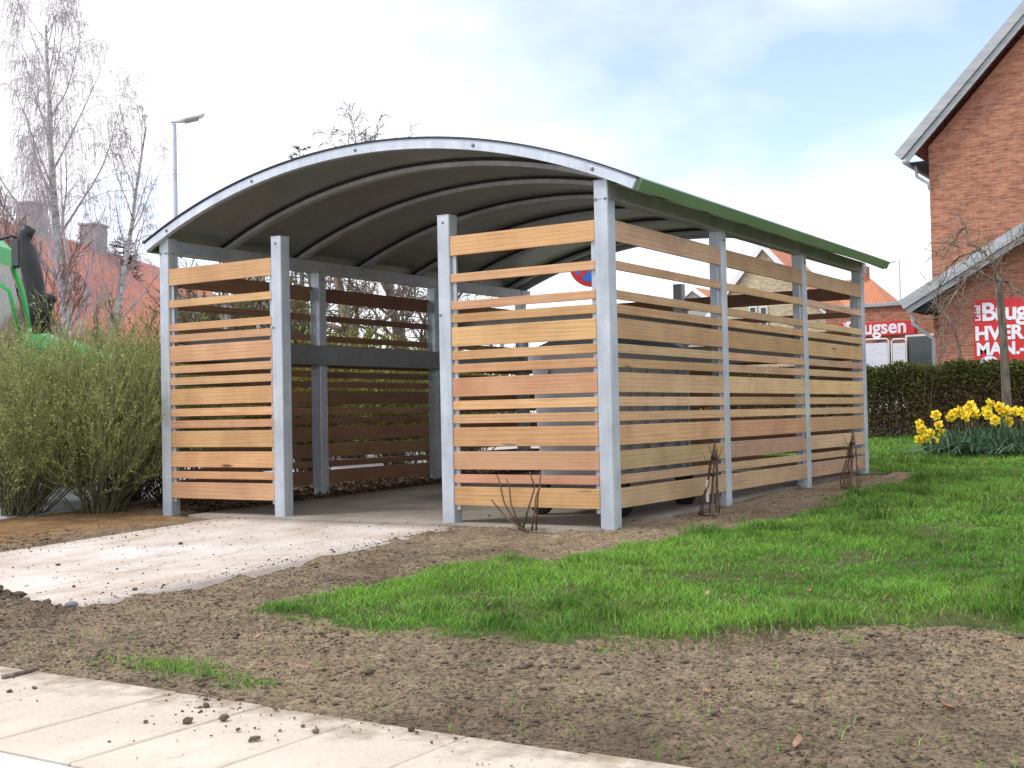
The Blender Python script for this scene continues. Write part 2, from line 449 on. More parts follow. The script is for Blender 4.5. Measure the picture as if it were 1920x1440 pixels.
def _conc(c0, c1, c2, spots, sc=1.0):
    def f(t, b):
        v = coords(t, 'Object')
        n1 = noise(t, v, 1.3 * sc, 6, .6, .4); n2 = noise(t, v, 40 * sc, 5, .7); n3 = noise(t, coords(t, 'Object', (1, 1, 1)), 7 * sc, 6, .7)
        n5 = noise(t, coords(t, 'Object', (1.0, .25, 1)), 5 * sc, 5, .65)
        c = ramp(t, n1, [(.3, c0), (.52, c1), (.75, c2)])
        c = mixc(t, c, ramp(t, n2, [(.3, (.86, .85, .84)), (.6, (1.03, 1.03, 1.03))]), 1.0, 'MULTIPLY')
        c = mixc(t, c, spots, ramp(t, n3, [(.60, (0, 0, 0)), (.72, (.55, .55, .55))]))
        c = mixc(t, c, spots, ramp(t, n5, [(.56, (0, 0, 0)), (.72, (.4, .4, .4))]))
        t.links.new(c, b.inputs['Base Color']); bump(t, b, n2, .35, .004)
    return f
def _drive(t, b):
    _conc((.50, .42, .36), (.61, .56, .51), (.69, .67, .65), (.40, .30, .22))(t, b)
    base = b.inputs['Base Color'].links[0].from_socket
    v = coords(t, 'Object')
    n = noise(t, v, 95, 3, .7); n2 = noise(t, coords(t, 'Object', (1.6, .35, 1)), 3.2, 6, .7); n3 = noise(t, v, 2.2, 5, .65)
    c = mixc(t, base, (.20, .14, .10), ramp(t, n, [(.60, (0, 0, 0)), (.70, (.75, .75, .75))]))
    c = mixc(t, c, (.40, .29, .21), ramp(t, n2, [(.52, (0, 0, 0)), (.70, (.7, .7, .7))]))
    c = mixc(t, c, ramp(t, n3, [(.3, (.86, .82, .78)), (.6, (1.04, 1.03, 1.02))]), 1.0, 'MULTIPLY')
    t.links.new(c, b.inputs['Base Color'])
DRIVE = mat('dusty_concrete', rough=.85, build=_drive, spec=.25)
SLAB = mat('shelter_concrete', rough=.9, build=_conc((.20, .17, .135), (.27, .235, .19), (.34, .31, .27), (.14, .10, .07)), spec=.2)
def _paver(t, b):
    _conc((.52, .46, .37), (.59, .53, .44), (.64, .59, .50), (.40, .31, .22), 1.4)(t, b)
    base = b.inputs['Base Color'].links[0].from_socket
    g = N(t, 'ShaderNodeNewGeometry'); sp = N(t, 'ShaderNodeSeparateXYZ'); t.links.new(g.outputs['Position'], sp.inputs[0])
    mr = N(t, 'ShaderNodeMapRange'); mr.inputs['From Min'].default_value = -4.78; mr.inputs['From Max'].default_value = -4.46; t.links.new(sp.outputs['Y'], mr.inputs['Value'])
    n = noise(t, g.outputs['Position'], 7, 8, .72); n2 = noise(t, g.outputs['Position'], 1.7, 4)
    ad = N(t, 'ShaderNodeMath', operation='MULTIPLY_ADD'); ad.inputs[1].default_value = .30; t.links.new(mr.outputs[0], ad.inputs[0]); t.links.new(n, ad.inputs[2])
    c = mixc(t, base, (.24, .175, .115), ramp(t, ad.outputs[0], [(.62, (0, 0, 0)), (.86, (.8, .8, .8))]))
    c = mixc(t, c, ramp(t, n2, [(.3, (.90, .88, .86)), (.7, (1.04, 1.04, 1.04))]), 1.0, 'MULTIPLY')
    t.links.new(c, b.inputs['Base Color'])
PAVER = mat('cream_paver', rough=.85, build=_paver, spec=.25)
KERB = mat('pale_kerb', rough=.8, build=_conc((.58, .60, .60), (.64, .66, .66), (.68, .70, .70), (.4, .38, .35)), spec=.25)
ASPH = mat('asphalt', rough=.9, build=_conc((.05, .05, .052), (.07, .07, .072), (.09, .09, .09), (.04, .04, .04)))
PARK = mat('pale_paving', rough=.85, build=_conc((.40, .40, .40), (.47, .47, .47), (.52, .52, .52), (.3, .29, .27), .5))
def _brick(c1, c2, mo, sc=1.0):
    def f(t, b):
        c = N(t, 'ShaderNodeTexCoord'); sp = N(t, 'ShaderNodeSeparateXYZ'); cb = N(t, 'ShaderNodeCombineXYZ')
        t.links.new(c.outputs['Object'], sp.inputs[0])
        ad = N(t, 'ShaderNodeMath', operation='ADD'); t.links.new(sp.outputs['X'], ad.inputs[0]); t.links.new(sp.outputs['Y'], ad.inputs[1])
        t.links.new(ad.outputs[0], cb.inputs[0]); t.links.new(sp.outputs['Z'], cb.inputs[1])
        br = N(t, 'ShaderNodeTexBrick'); br.offset = .5
        br.inputs['Color1'].default_value = (*c1, 1); br.inputs['Color2'].default_value = (*c2, 1); br.inputs['Mortar'].default_value = (*mo, 1)
        br.inputs['Scale'].default_value = 1.0; br.inputs['Mortar Size'].default_value = .008; br.inputs['Mortar Smooth'].default_value = .3
        br.inputs['Brick Width'].default_value = .24; br.inputs['Row Height'].default_value = .0667; br.inputs['Bias'].default_value = -.1
        t.links.new(cb.outputs[0], br.inputs['Vector'])
        n1 = noise(t, c.outputs['Object'], .9, 5); n2 = noise(t, coords(t, 'Object', (4, 4, 14)), 1.2, 3)
        col = mixc(t, br.outputs['Color'], ramp(t, n2, [(.3, (.6, .55, .55)), (.5, (1, 1, 1)), (.72, (1.3, 1.3, 1.25))]), .9, 'MULTIPLY')
        col = mixc(t, col, ramp(t, n1, [(.3, (.85, .85, .9)), (.7, (1.12, 1.1, 1.05))]), .8, 'MULTIPLY')
        t.links.new(col, b.inputs['Base Color'])
        inv = N(t, 'ShaderNodeMath', operation='SUBTRACT'); inv.inputs[0].default_value = 1; t.links.new(br.outputs['Fac'], inv.inputs[1])
        bump(t, b, inv.outputs[0], .9, .012)
    return f
BRICK = mat('red_brick', rough=.9, build=_brick((.46, .19, .11), (.37, .14, .085), (.40, .30, .23)), spec=.2)
CREAM = mat('cream_brick', rough=.9, build=_brick((.60, .52, .33), (.55, .47, .30), (.52, .47, .36)), spec=.2)
def _tiles(c0, c1):
    def f(t, b):
        v = coords(t, 'UV')
        w = N(t, 'ShaderNodeTexWave', bands_direction='X'); w.inputs['Scale'].default_value = 1.0 / .22 / 3.1416 * 1.57; w.inputs['Distortion'].default_value = .4
        w2 = N(t, 'ShaderNodeTexWave', bands_direction='Y', wave_profile='SAW'); w2.inputs['Scale'].default_value = 1.0 / .33 / 3.1416 * 1.57
        t.links.new(v, w.inputs['Vector']); t.links.new(v, w2.inputs['Vector'])
        n = noise(t, v, 1.4, 6, .7); n2 = noise(t, v, .25, 3)
        c = ramp(t, n, [(.3, c0), (.7, c1)])
        c = mixc(t, c, ramp(t, n2, [(.3, (.8, .8, .85)), (.7, (1.1, 1.1, 1.1))]), .8, 'MULTIPLY')
        t.links.new(c, b.inputs['Base Color'])
        bump(t, b, mixc(t, w.outputs['Fac'], w2.outputs['Fac'], .35), 1.0, .06)
    return f
REDTILE = mat('red_roof_tile', rough=.75, build=_tiles((.56, .17, .10), (.70, .27, .17)))
ORTILE = mat('orange_roof_tile', rough=.75, build=_tiles((.58, .20, .09), (.70, .29, .14)))
GREYB = mat('weathered_grey_board', rough=.75, build=lambda t, b: t.links.new(ramp(t, noise(t, coords(t, 'Object', (.6, .6, 6)), 2, 4), [(.3, (.33, .35, .36)), (.7, (.46, .48, .49))]), b.inputs['Base Color']))
DARKIN = mat('dark_soffit', (.03, .03, .032), .9)
FIBRE = mat('grey_fibre_cement_roof', (.30, .31, .32), .8)
PLASTER = mat('grey_render', (.32, .31, .30), .9)
WHITEP = mat('white_paint', (.78, .78, .78), .5)
REDS = mat('red_sign_face', (.62, .025, .025), .45)
WHITES = mat('white_lettering', (.85, .85, .87), .5)
BLUES = mat('blue_sign_face', (.03, .16, .62), .4)
GLASS = mat('window_glass', (.05, .065, .07), .08)
def _clear(t, b):
    b.inputs['Transmission Weight'].default_value = .55; b.inputs['Alpha'].default_value = .55
CABGLASS = mat('cab_glass', (.35, .40, .42), .1, build=_clear)
TRACG = mat('tractor_green', (.05, .46, .10), .32)
TRACB = mat('tractor_black', (.02, .021, .023), .5)
TYRE = mat('tyre_rubber', (.018, .018, .018), .85)
BIN = mat('grey_container_plastic', rough=.5, build=lambda t, b: t.links.new(ramp(t, noise(t, coords(t, 'Object'), 3, 5), [(.3, (.36, .38, .40)), (.7, (.44, .46, .48))]), b.inputs['Base Color']))
BINLID = mat('dark_lid_plastic', (.06, .065, .07), .45)
LAMPG = mat('lamp_grey_paint', (.36, .42, .50), .45)
LAMPW = mat('lamp_white_housing', (.80, .82, .82), .45)
LAMPL = mat('lamp_diffuser', (.35, .35, .33), .3)
YELL = mat('daffodil_yellow', (.80, .60, .02), .5, build=lambda t, b: t.links.new(ramp(t, noise(t, coords(t, 'Object', (1, 1, 1), True), 25, 2), [(.3, (.85, .66, .015)), (.7, (.92, .76, .04))]), b.inputs['Base Color']))
ORNG = mat('daffodil_trumpet', (.88, .56, .012), .5)
DRYL = mat('dry_leaf', (.30, .17, .10), .8, build=lambda t, b: t.links.new(mixc(t, ramp(t, N(t, 'ShaderNodeObjectInfo').outputs['Random'], [(0, (.15, .07, .04)), (.5, (.33, .18, .11)), (1, (.45, .28, .20))]), ramp(t, noise(t, coords(t, 'Object'), 60, 3), [(.3, (.7, .7, .7)), (.7, (1.1, 1.1, 1.1))]), 1.0, 'MULTIPLY'), b.inputs['Base Color']))
PEB = mat('pebble', (.20, .20, .21), .8)

# ================================================================== GROUND
def axis(lo, hi, a, b, fine, grow=1.22, mx_=12.0):
    c = list(np.arange(a, b + 1e-6, fine))
    s = fine; x = b
    while x < hi: s = min(s * grow, mx_); x += s; c.append(x)
    s = fine; x = a; pre = []
    while x > lo: s = min(s * grow, mx_); x -= s; pre.append(x)
    return np.array(pre[::-1] + c)
gx = axis(-320, 320, -2.1, 4.2, .02, 1.16)
gy = axis(-14, 520, -4.56, -.2, .02, 1.13)
XX, YY = np.meshgrid(gx, gy, indexing='ij')
ZZ = gheight(XX, YY)
nx, ny = XX.shape
Vg = np.stack([XX, YY, ZZ], -1).reshape(-1, 3)
ii, jj = np.meshgrid(np.arange(nx - 1), np.arange(ny - 1), indexing='ij')
q0 = (ii * ny + jj).ravel()
Fg = np.stack([q0, q0 + ny, q0 + ny + 1, q0 + 1], -1)
cxm = (XX[:-1, :-1] + XX[1:, 1:]).ravel() / 2; cym = (YY[:-1, :-1] + YY[1:, 1:]).ravel() / 2
lv = lawn_val(cxm, cym)
isp = ((cxm < -5.9) & (cym > -4.5)) | (cym > 17)
isl = (lv > .06) & ~isp
def submesh(name, sel, m, label):
    F = Fg[sel]; u, inv = np.unique(F, return_inverse=True)
    o = fast_mesh(name, Vg[u], inv.reshape(F.shape), m, smooth=True)
    return tag(o, label, None, None, 'structure')
submesh('ground', ~isl & ~isp, SOIL, 'bare brown soil around the shelter')
submesh('lawn', isl, LAWN, 'green lawn in front of and beside the shelter')
fore = isp & (cym > 17) & (cxm > -16)
submesh('parking_area', isp & ~fore, PARK, 'pale paved area behind the bushes')
submesh('forecourt', fore, ASPH, 'dark asphalt forecourt between the hedge and the brick buildings')

# shelter floor slab, driveway
def sheet(name, x0, x1, y0, y1, m, label, up=0.0, step=.25, jag=0.0, thick=.10):
    xs = np.linspace(x0, x1, max(2, int((x1 - x0) / step))); ys = np.linspace(y0, y1, max(2, int((y1 - y0) / step)))
    nX, nY = len(xs), len(ys)
    X, Y = np.meshgrid(xs, ys, indexing='ij'); Z = gz(X, Y) + up
    top = np.stack([X, Y, Z], -1).reshape(-1, 3); bot = top - [0, 0, thick]
    V = np.concatenate([top, bot]); n = nX * nY
    i, j = np.meshgrid(np.arange(nX - 1), np.arange(nY - 1), indexing='ij'); a = (i * nY + j).ravel()
    F = [np.stack([a, a + nY, a + nY + 1, a + 1], -1)]
    ring = [k * nY for k in range(nX)] + [(nX - 1) * nY + k for k in range(1, nY)] + [k * nY + nY - 1 for k in range(nX - 2, -1, -1)] + [k for k in range(nY - 2, 0, -1)]
    F.append(np.array([[ring[(k + 1) % len(ring)], ring[k], ring[k] + n, ring[(k + 1) % len(ring)] + n] for k in range(len(ring))]))
    o = fast_mesh(name, V, F, m)
    return tag(o, label, None, None, 'structure')
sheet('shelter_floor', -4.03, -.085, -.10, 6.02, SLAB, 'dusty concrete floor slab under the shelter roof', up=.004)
sheet('driveway', -3.55, -1.15, -3.5, -.112, DRIVE, 'pale dusty concrete driveway leading to the shelter opening', up=.0)

# pavement: slabs, kerb stones, road
pv = bpy.data.objects.new('pavement', None); link(pv); tag(pv, 'cream paved footpath along the bare soil', None, None, 'structure')
pmesh = MB().box(-.2035, .2035, -.383, .383, -.07, 0, ch=.004)
pm0 = None
for k in range(-18, 16):
    x = .415 + .41 * k
    if pm0 is None: o = pmesh.build('paving_slab', PAVER, pv); pm0 = o.data
    else: o = bpy.data.objects.new('paving_slab', pm0); link(o, pv)
    o.location = (x, -4.855, -.148 + rnd.uniform(-.004, .004)); o.rotation_euler = (rnd.uniform(-.004, .004), rnd.uniform(-.004, .004), rnd.uniform(-.004, .004))
    o.scale = (1.0, 1.0, 1)
ke = bpy.data.objects.new('kerb', None); link(ke); tag(ke, 'pale concrete kerb between footpath and road', None, None, 'structure')
km0 = None
for k in range(-8, 8):
    if km0 is None: o = MB().box(-.495, .495, -.075, .075, -.25, 0, ch=.012).build('kerb_stone', KERB, ke); km0 = o.data
    else: o = bpy.data.objects.new('kerb_stone', km0); link(o, ke)
    o.location = (.2 + k * 1.0, -5.325, -.150)
tag(mesh_obj('road', [(-60, -14, -.262), (60, -14, -.262), (60, -5.36, -.262), (-60, -5.36, -.262)], [(0, 1, 2, 3)], ASPH), 'asphalt road below the kerb', None, None, 'structure')
tag(mesh_obj('bedding_sand', [(-8, -5.3, -.2), (8, -5.3, -.2), (8, -4.44, -.2), (-8, -4.44, -.2)], [(0, 1, 2, 3)], SOIL), 'soil filling the joints between paving slabs', None, None, 'structure')

# ================================================================== SHELTER
S = .11
X1, X2, X3 = -4.351, -3.025, -1.337
YB = [0.0, 1.978, 3.968, 5.854]
XM = -2.13                                             # right side of the rear middle post
shelter = thing('shelter', 'open steel shelter with arched roof and cedar slat walls', 'shelter')
def post(x, y, z1, bolts=()):
    """x = right side, y = front side"""
    z0 = float(gz(x, y)) - .08
    o = MB().box(-S, 0, 0, S, z0, z1, ch=.006).build('post', ZINC, shelter)
    o.location = (x, y, 0)
    cap = MB().box(-S - .001, .001, -.001, S + .001, z1 - .004, z1 + .004, ch=.002).build('cap', ZINC, o)
    for (bx_, by_, bz_, ax) in bolts:
        b_ = MB().lathe([(.009, 0), (.009, .006), (.005, .009)], (0, 0, 0), 'z', 8).build('bolt', BOLT, o, smooth=True)
        b_.location = (bx_, by_, bz_)
        b_.rotation_euler = (math.pi / 2, 0, 0) if ax == 'y' else (0, math.pi / 2, 0)
    return o
for x in (X1, 0.0):
    for k, y in enumerate(YB):
        z = 2.40 if k == 0 else (2.278 if k < 3 else 2.38)
        bl = [(-.02, -.001, 2.27, 'y'), (-.095, -.001, 2.27, 'y'), (.001, .055, 2.27, 'x')] if k == 0 else [(.001, .055, 2.2, 'x')]
        p_ = post(x, y, z, bl)
        if k == 0:   # joint line of the top sleeve
            MB().box(-S - .0012, .0012, -.0012, S + .0012, 2.268, 2.271).build('sleeve_joint', BOLT, p_)
for x in (X2, X3):
    post(x, 0.0, 2.296, [(-.055, -.001, 2.24, 'y'), (-.09, -.001, 1.55, 'y')])
post(XM, YB[3], 2.296)

BZ = [(2.131, 1.986), (1.852, 1.788), (1.646, 1.583), (1.550, 1.486), (1.453, 1.310), (1.277, 1.212), (1.176, 1.111), (1.077, .938),
      (.905, .838), (.803, .738), (.709, .569), (.534, .400), (.363, .299), (.271, .132)]
PAL = [(.60, .335, .155), (.64, .385, .175), (.53, .275, .145), (.60, .36, .17), (.47, .235, .125), (.67, .42, .20), (.58, .32, .165), (.62, .35, .16)]
PALR = [(.57, .36, .19), (.64, .43, .225), (.54, .345, .20), (.55, .31, .18), (.66, .455, .23), (.53, .31, .14), (.58, .39, .235)]
PAL = [tuple(np.array(c) * .55 + np.array((.575, .345, .195)) * .45) for c in PAL]
PALR = [tuple(np.array(c) * .65 + np.array((.56, .37, .21)) * .35) for c in PALR]
PALSHADE = [(.29, .155, .088), (.25, .135, .08), (.33, .18, .10), (.27, .14, .08)]      # interior shade put into the cedar colour of the left and rear walls
_bm = {}
def board(L, h):
    key = (round(L, 3), round(h, 3))
    if key not in _bm:
        ob = MB().box(-L / 2, L / 2, -.010, .010, -h / 2, h / 2, ch=.0025)
        me = bpy.data.meshes.new('board'); me.from_pydata([tuple(v) for v in ob.V], [], ob.F); me.materials.append(WOOD); _bm[key] = me
    return _bm[key]
def panel(p0, p1, inward, pal, seed):
    """slats between two posts; p0, p1 = ends on the outer post faces, inward = unit vector into the shelter"""
    rr = random.Random(seed)
    p0 = Vector((*p0, 0)); p1 = Vector((*p1, 0)); inw = Vector((*inward, 0))
    d = (p1 - p0); L = d.length - .006; mid = (p0 + p1) / 2 + inw * .016
    ang = math.atan2(d.y, d.x)
    for k, (a, b) in enumerate(BZ):
        h = a - b
        o = bpy.data.objects.new('board', board(L, h)); link(o, shelter)
        o.location = (mid.x, mid.y, (a + b) / 2 + rr.uniform(-.002, .002)); o.rotation_euler = (0, rr.uniform(-.0009, .0009), ang)
        c = rr.choice(pal); f = rr.uniform(.84, 1.12)
        if pal is PALR and k >= 11: c = tuple(np.array(c) * .6 + np.array((.40, .31, .215)) * .4)
        o.color = (c[0] * f, c[1] * f * rr.uniform(.95, 1.06), c[2] * f * rr.uniform(.9, 1.1), 1)
    u = d.normalized()
    for e in (p0 + u * .005, p1 - u * .041):     # fixing strips behind the slat ends
        q = e + inw * .0285
        s_ = MB().box(0, .036, -.0022, .0022, .10, 2.10).build('fixing_strip', ZINC, shelter)
        s_.location = (q.x, q.y, 0); s_.rotation_euler = (0, 0, ang)
panel((X1, .0), (X2 - S, .0), (0, 1), PAL, 1)
panel((X3, .0), (-S, .0), (0, 1), PAL, 5)
for k in range(3):
    panel((0, YB[k] + S), (0, YB[k + 1]), (-1, 0), PALR, 20 + k)
    panel((X1 - S, YB[k] + S), (X1 - S, YB[k + 1]), (1, 0), PALSHADE, 30 + k)
panel((X1, YB[3] + S), (XM - S, YB[3] + S), (0, -1), PALSHADE, 40)
panel((XM, YB[3] + S), (-S, YB[3] + S), (0, -1), PALSHADE, 41)
# inner bumper rails
def rail(x0, x1, y0, y1): bx('bumper_rail', RAILZ, shelter, x0, x1, y0, y1, 1.333, 1.530, ch=.004)
rail(X1 + .001, X1 + .04, .16, 5.80); rail(-S - .04, -S - .001, .16, 5.80)
rail(X1 + .05, X2 - S, S + .001, S + .04); rail(X3 - .05, -S - .05, S + .001, S + .04)
rail(X1 + .05, XM - .12, YB[3] - .04, YB[3] - .001); rail(XM - .1, -S - .05, YB[3] - .04, YB[3] - .001)
# eave beams with a bottom lip
for xa in (X1 - .085, -.085):
    o = bx('eave_beam', ZINC, shelter, xa, xa + .075, S + .002, 6.09, 2.282, 2.388, ch=.003)
    bx('lip', RIMZ, o, xa - .006, xa + .083, S + .004, 6.088, 2.274, 2.2815)
# arched roof
XC, RO = -2.175, 5.6; ZC = 2.912 - RO; AMAX = math.asin(2.42 / RO)
def arc_strip(r0, r1, y0, y1, name, m, parent, a0=-AMAX, a1=AMAX, n=56, smooth=True):
    V = []; F = []
    for k in range(n + 1):
        a = a0 + (a1 - a0) * k / n
        for r, y in ((r0, y0), (r1, y0), (r1, y1), (r0, y1)):
            V.append((XC + r * math.sin(a), y, ZC + r * math.cos(a)))
    for k in range(n):
        b = k * 4
        for j in range(4): F.append((b + j, b + (j + 1) % 4, b + 4 + (j + 1) % 4, b + 4 + j))
    F.append((3, 2, 1, 0)); F.append((n * 4, n * 4 + 1, n * 4 + 2, n * 4 + 3))
    return mesh_obj(name, V, F, m, parent)
yr = [.80, 1.78, 2.76, 3.74, 4.72, 5.70]
o = arc_strip(RO - .066, RO, -.055, -.006, 'front_rim', RIMZ, shelter); o['label'] = 'bright galvanised front rim of the arched roof'
for a in (-.392, .385, .0, -.2, .2):
    b_ = MB().lathe([(.013, 0), (.013, -.007), (.007, -.011)], (0, 0, 0), 'y', 10).build('bolt', BOLT, o, smooth=True)
    b_.location = (XC + (RO - .032) * math.sin(a), -.055, ZC + (RO - .032) * math.cos(a))
for y in yr:
    o = arc_strip(RO - .062, RO - .0015, y - .035, y + .035, 'rib', ZINC, shelter, -AMAX * .985, AMAX * .985)
    arc_strip(RO - .026, RO - .003, y - .046, y - .0355, 'seal', BLACK, o, -AMAX * .98, AMAX * .98)
o = arc_strip(RO - .078, RO, 5.945, 5.99, 'rear_rim', ZINC, shelter)
ys_ = [-.05] + yr + [5.985]
for a, b in zip(ys_[:-1], ys_[1:]):
    o = arc_strip(RO + .001, RO + .009, a + .0015, b - .0015, 'roof_sheet', SHEET, shelter)
arc_strip(RO + .0095, RO + .021, -.066, 6.0, 'roof_covering', NAVY, shelter)
for sgn in (1, -1):      # eave profiles along both long sides
    a = AMAX * sgn
    ux, uz = math.cos(a) * sgn, -math.sin(abs(a))            # outward along the roof slope
    nx_, nz_ = math.sin(a), math.cos(a)
    ex, ez = XC + RO * math.sin(a), ZC + RO * math.cos(a)
    P = [(ex + nx_ * nn + ux * uu, ez + nz_ * nn + uz * uu) for nn, uu in ((.021, .001), (.021, .026), (.018, .030), (-.060, .030), (-.064, .026), (-.064, .001))]
    MB().prism([(p[0], -.02, p[1]) for p in P], (0, 6.01, 0)).build('eave_profile', GREENF, shelter)

# ================================================================== waste container in the shelter
wc = thing('waste_container', 'grey four-wheeled waste container parked inside the slatted shelter', 'container', (-.675, 1.295, .012))
def taper(b, w0, l0, z0, w1, l1, z1):
    V = []
    for (w, l, z) in ((w0, l0, z0), (w1, l1, z1)):
        c = .05
        V += [(sx * (w - cc), sy * (l - dd), z) for sx, sy, cc, dd in ((-1, -1, c, 0), (1, -1, c, 0), (1, -1, 0, c), (1, 1, 0, c), (1, 1, c, 0), (-1, 1, c, 0), (-1, 1, 0, c), (-1, -1, 0, c))]
    F = [tuple(range(7, -1, -1)), tuple(range(8, 16))] + [(i, (i + 1) % 8, 8 + (i + 1) % 8, 8 + i) for i in range(8)]
    b.add(V, F)
b = MB(); taper(b, .345, .60, .27, .385, .655, 1.19); taper(b, .405, .675, 1.1905, .405, .675, 1.235)
b.box(-.24, -.20, -.672, -.58, 1.02, 1.15); b.box(.20, .24, -.672, -.58, 1.02, 1.15)
for sy in (-.42, -.14, .14, .42):
    b.box(.34, .40, sy - .02, sy + .02, .34, 1.15); b.box(-.40, -.34, sy - .02, sy + .02, .34, 1.15)
body = b.build('body', BIN, wc)
b = MB(); taper(b, .40, .67, 1.236, .395, .66, 1.29); taper(b, .385, .65, 1.2905, .28, .56, 1.35)
lid = b.build('lid', BINLID, wc)
MB().tube([(-.25, -.70, 1.25), (-.25, -.73, 1.27), (.25, -.73, 1.27), (.25, -.70, 1.25)], .014, 8).build('handle', BINLID, lid)
for sx in (-.345, .345):
    for sy in (-.565, .565):
        c = MB().lathe([(.03, -.028), (.085, -.028), (.10, -.016), (.10, .016), (.085, .028), (.03, .028)], (sx, sy, .104), 'y', 28).build('castor', TYRE, wc, smooth=True)
        MB().prism([(sx - .075, sy - .034, .265), (sx + .075, sy - .034, .265), (sx + .025, sy - .034, .10), (sx - .025, sy - .034, .10)], (0, .004, 0)).build('fork', BLACK, c)
        MB().prism([(sx - .075, sy + .030, .265), (sx + .075, sy + .030, .265), (sx + .025, sy + .030, .10), (sx - .025, sy + .030, .10)], (0, .004, 0)).build('fork', BLACK, c)

# ================================================================== vegetation generators
def unit(v):
    n = math.sqrt(v[0] ** 2 + v[1] ** 2 + v[2] ** 2) + 1e-9
    return (v[0] / n, v[1] / n, v[2] / n)
def grow(rr, p, d, L, r, depth, S_, par):
    """branching polyline; S_ collects (p0 p1 r0 r1 level)"""
    n = par['seg'][min(depth, len(par['seg']) - 1)]
    g = par['grav'][min(depth, len(par['grav']) - 1)]
    wob = par['wob'][min(depth, len(par['wob']) - 1)]
    step = L / n; pts = [p]; rad = [r]
    for i in range(n):
        d = unit((d[0] + rr.gauss(0, wob), d[1] + rr.gauss(0, wob), d[2] + rr.gauss(0, wob) + g * (i + 1) / n))
        q = (p[0] + d[0] * step, p[1] + d[1] * step, p[2] + d[2] * step)
        r1 = max(r * (1 - (i + 1) / n * par['taper']), par['rmin'])
        S_.append((*p, *q, rad[-1], r1, depth)); p = q; pts.append(p); rad.append(r1)
    if depth >= par['levels']: return
    k = par['kids'][depth]
    for i in range(k):
        t = par['from'][depth] + (1 - par['from'][depth]) * (i + rr.random()) / k
        f = t * n; a = min(int(f), n - 1); u = f - a
        q = tuple(pts[a][j] * (1 - u) + pts[a + 1][j] * u for j in range(3))
        seg = unit(tuple(pts[a + 1][j] - pts[a][j] for j in range(3)))
        az = rr.uniform(0, 2 * math.pi); sp = par['spread'][depth] * rr.uniform(.7, 1.25)
        ref = (1, 0, 0) if abs(seg[2]) > .8 else (0, 0, 1)
        e1 = unit((seg[1] * ref[2] - seg[2] * ref[1], seg[2] * ref[0] - seg[0] * ref[2], seg[0] * ref[1] - seg[1] * ref[0]))
        e2 = (seg[1] * e1[2] - seg[2] * e1[1], seg[2] * e1[0] - seg[0] * e1[2], seg[0] * e1[1] - seg[1] * e1[0])
        nd = tuple(seg[j] * math.cos(sp) + (e1[j] * math.cos(az) + e2[j] * math.sin(az)) * math.sin(sp) for j in range(3))
        rl = (rad[a] * (1 - u) + rad[a + 1] * u)
        ln = L * par['len'][depth] * rr.uniform(.65, 1.2) * (1 - par['short'] * t)
        grow(rr, q, nd, ln, max(rl * par['rk'], par['rmin']), depth + 1, S_, par)
def plant(name, label, cat, loc, par, h, r, seed, bark, twigcol, group=None, lean=(0, 0, 1), stems=1, stemspread=.15, leafn=0, leafcol=None, leafsize=.05, leafw=.45, trunk_name='trunk', crown_name='crown', split=1, nthin=3):
    rr = random.Random(seed); S_ = []
    for s in range(stems):
        a = rr.uniform(0, 6.28); sp = stemspread * (rr.random() if stems > 1 else .3)
        d = unit((lean[0] + math.cos(a) * sp, lean[1] + math.sin(a) * sp, lean[2]))
        off = .016 * stems ** .5
        grow(rr, (rr.uniform(-off, off) if s else 0, rr.uniform(-off, off) if s else 0, -.1), d, h * (1 if s == 0 else rr.uniform(.75, 1)), r * (1 if s == 0 else rr.uniform(.6, .95)), 0, S_, par)
    A = np.array(S_); root = thing(name, label, cat, loc, 0, group)
    thick = A[A[:, 8] < split]; thin = A[A[:, 8] >= split]
    segs_mesh(trunk_name, thick[:, :8], bark, root, 7)
    rng = np.random.default_rng(seed)
    if len(thin):
        col = np.array(twigcol)[None] * rng.uniform(.7, 1.25, (len(thin), 1)) * rng.uniform(.92, 1.08, (len(thin), 3))
        cr_ = segs_mesh(crown_name, thin[:, :8], TWIG, root, nthin, tint=col)
        if leafn:
            tip = thin[thin[:, 8] >= par['levels'] - 1]
            idx = rng.integers(0, len(tip), leafn); u = rng.random((leafn, 1))
            C = tip[idx, 0:3] * (1 - u) + tip[idx, 3:6] * u
            D = (tip[idx, 3:6] - tip[idx, 0:3]); D /= np.linalg.norm(D, axis=1)[:, None]
            D = D + rng.normal(0, .6, (leafn, 3))
            L = leafsize * rng.uniform(.5, 1.3, leafn)
            lc = np.array(leafcol)[None] * rng.uniform(.6, 1.4, (leafn, 1)) * rng.uniform(.85, 1.15, (leafn, 3))
            leaf_mesh('foliage', C, D, L, L * leafw, LEAF, root, rng, lc)
    return root
def copy_plant(root, loc, rotz, sc, label=None):
    c = root.copy(); link(c); c.location = loc; c.rotation_euler = (0, 0, rotz); c.scale = (sc, sc, sc)
    if label: c['label'] = label
    for ch in root.children:
        k = ch.copy(); link(k, c)
    return c
def onground(x, y): return (x, y, float(gz(x, y)))

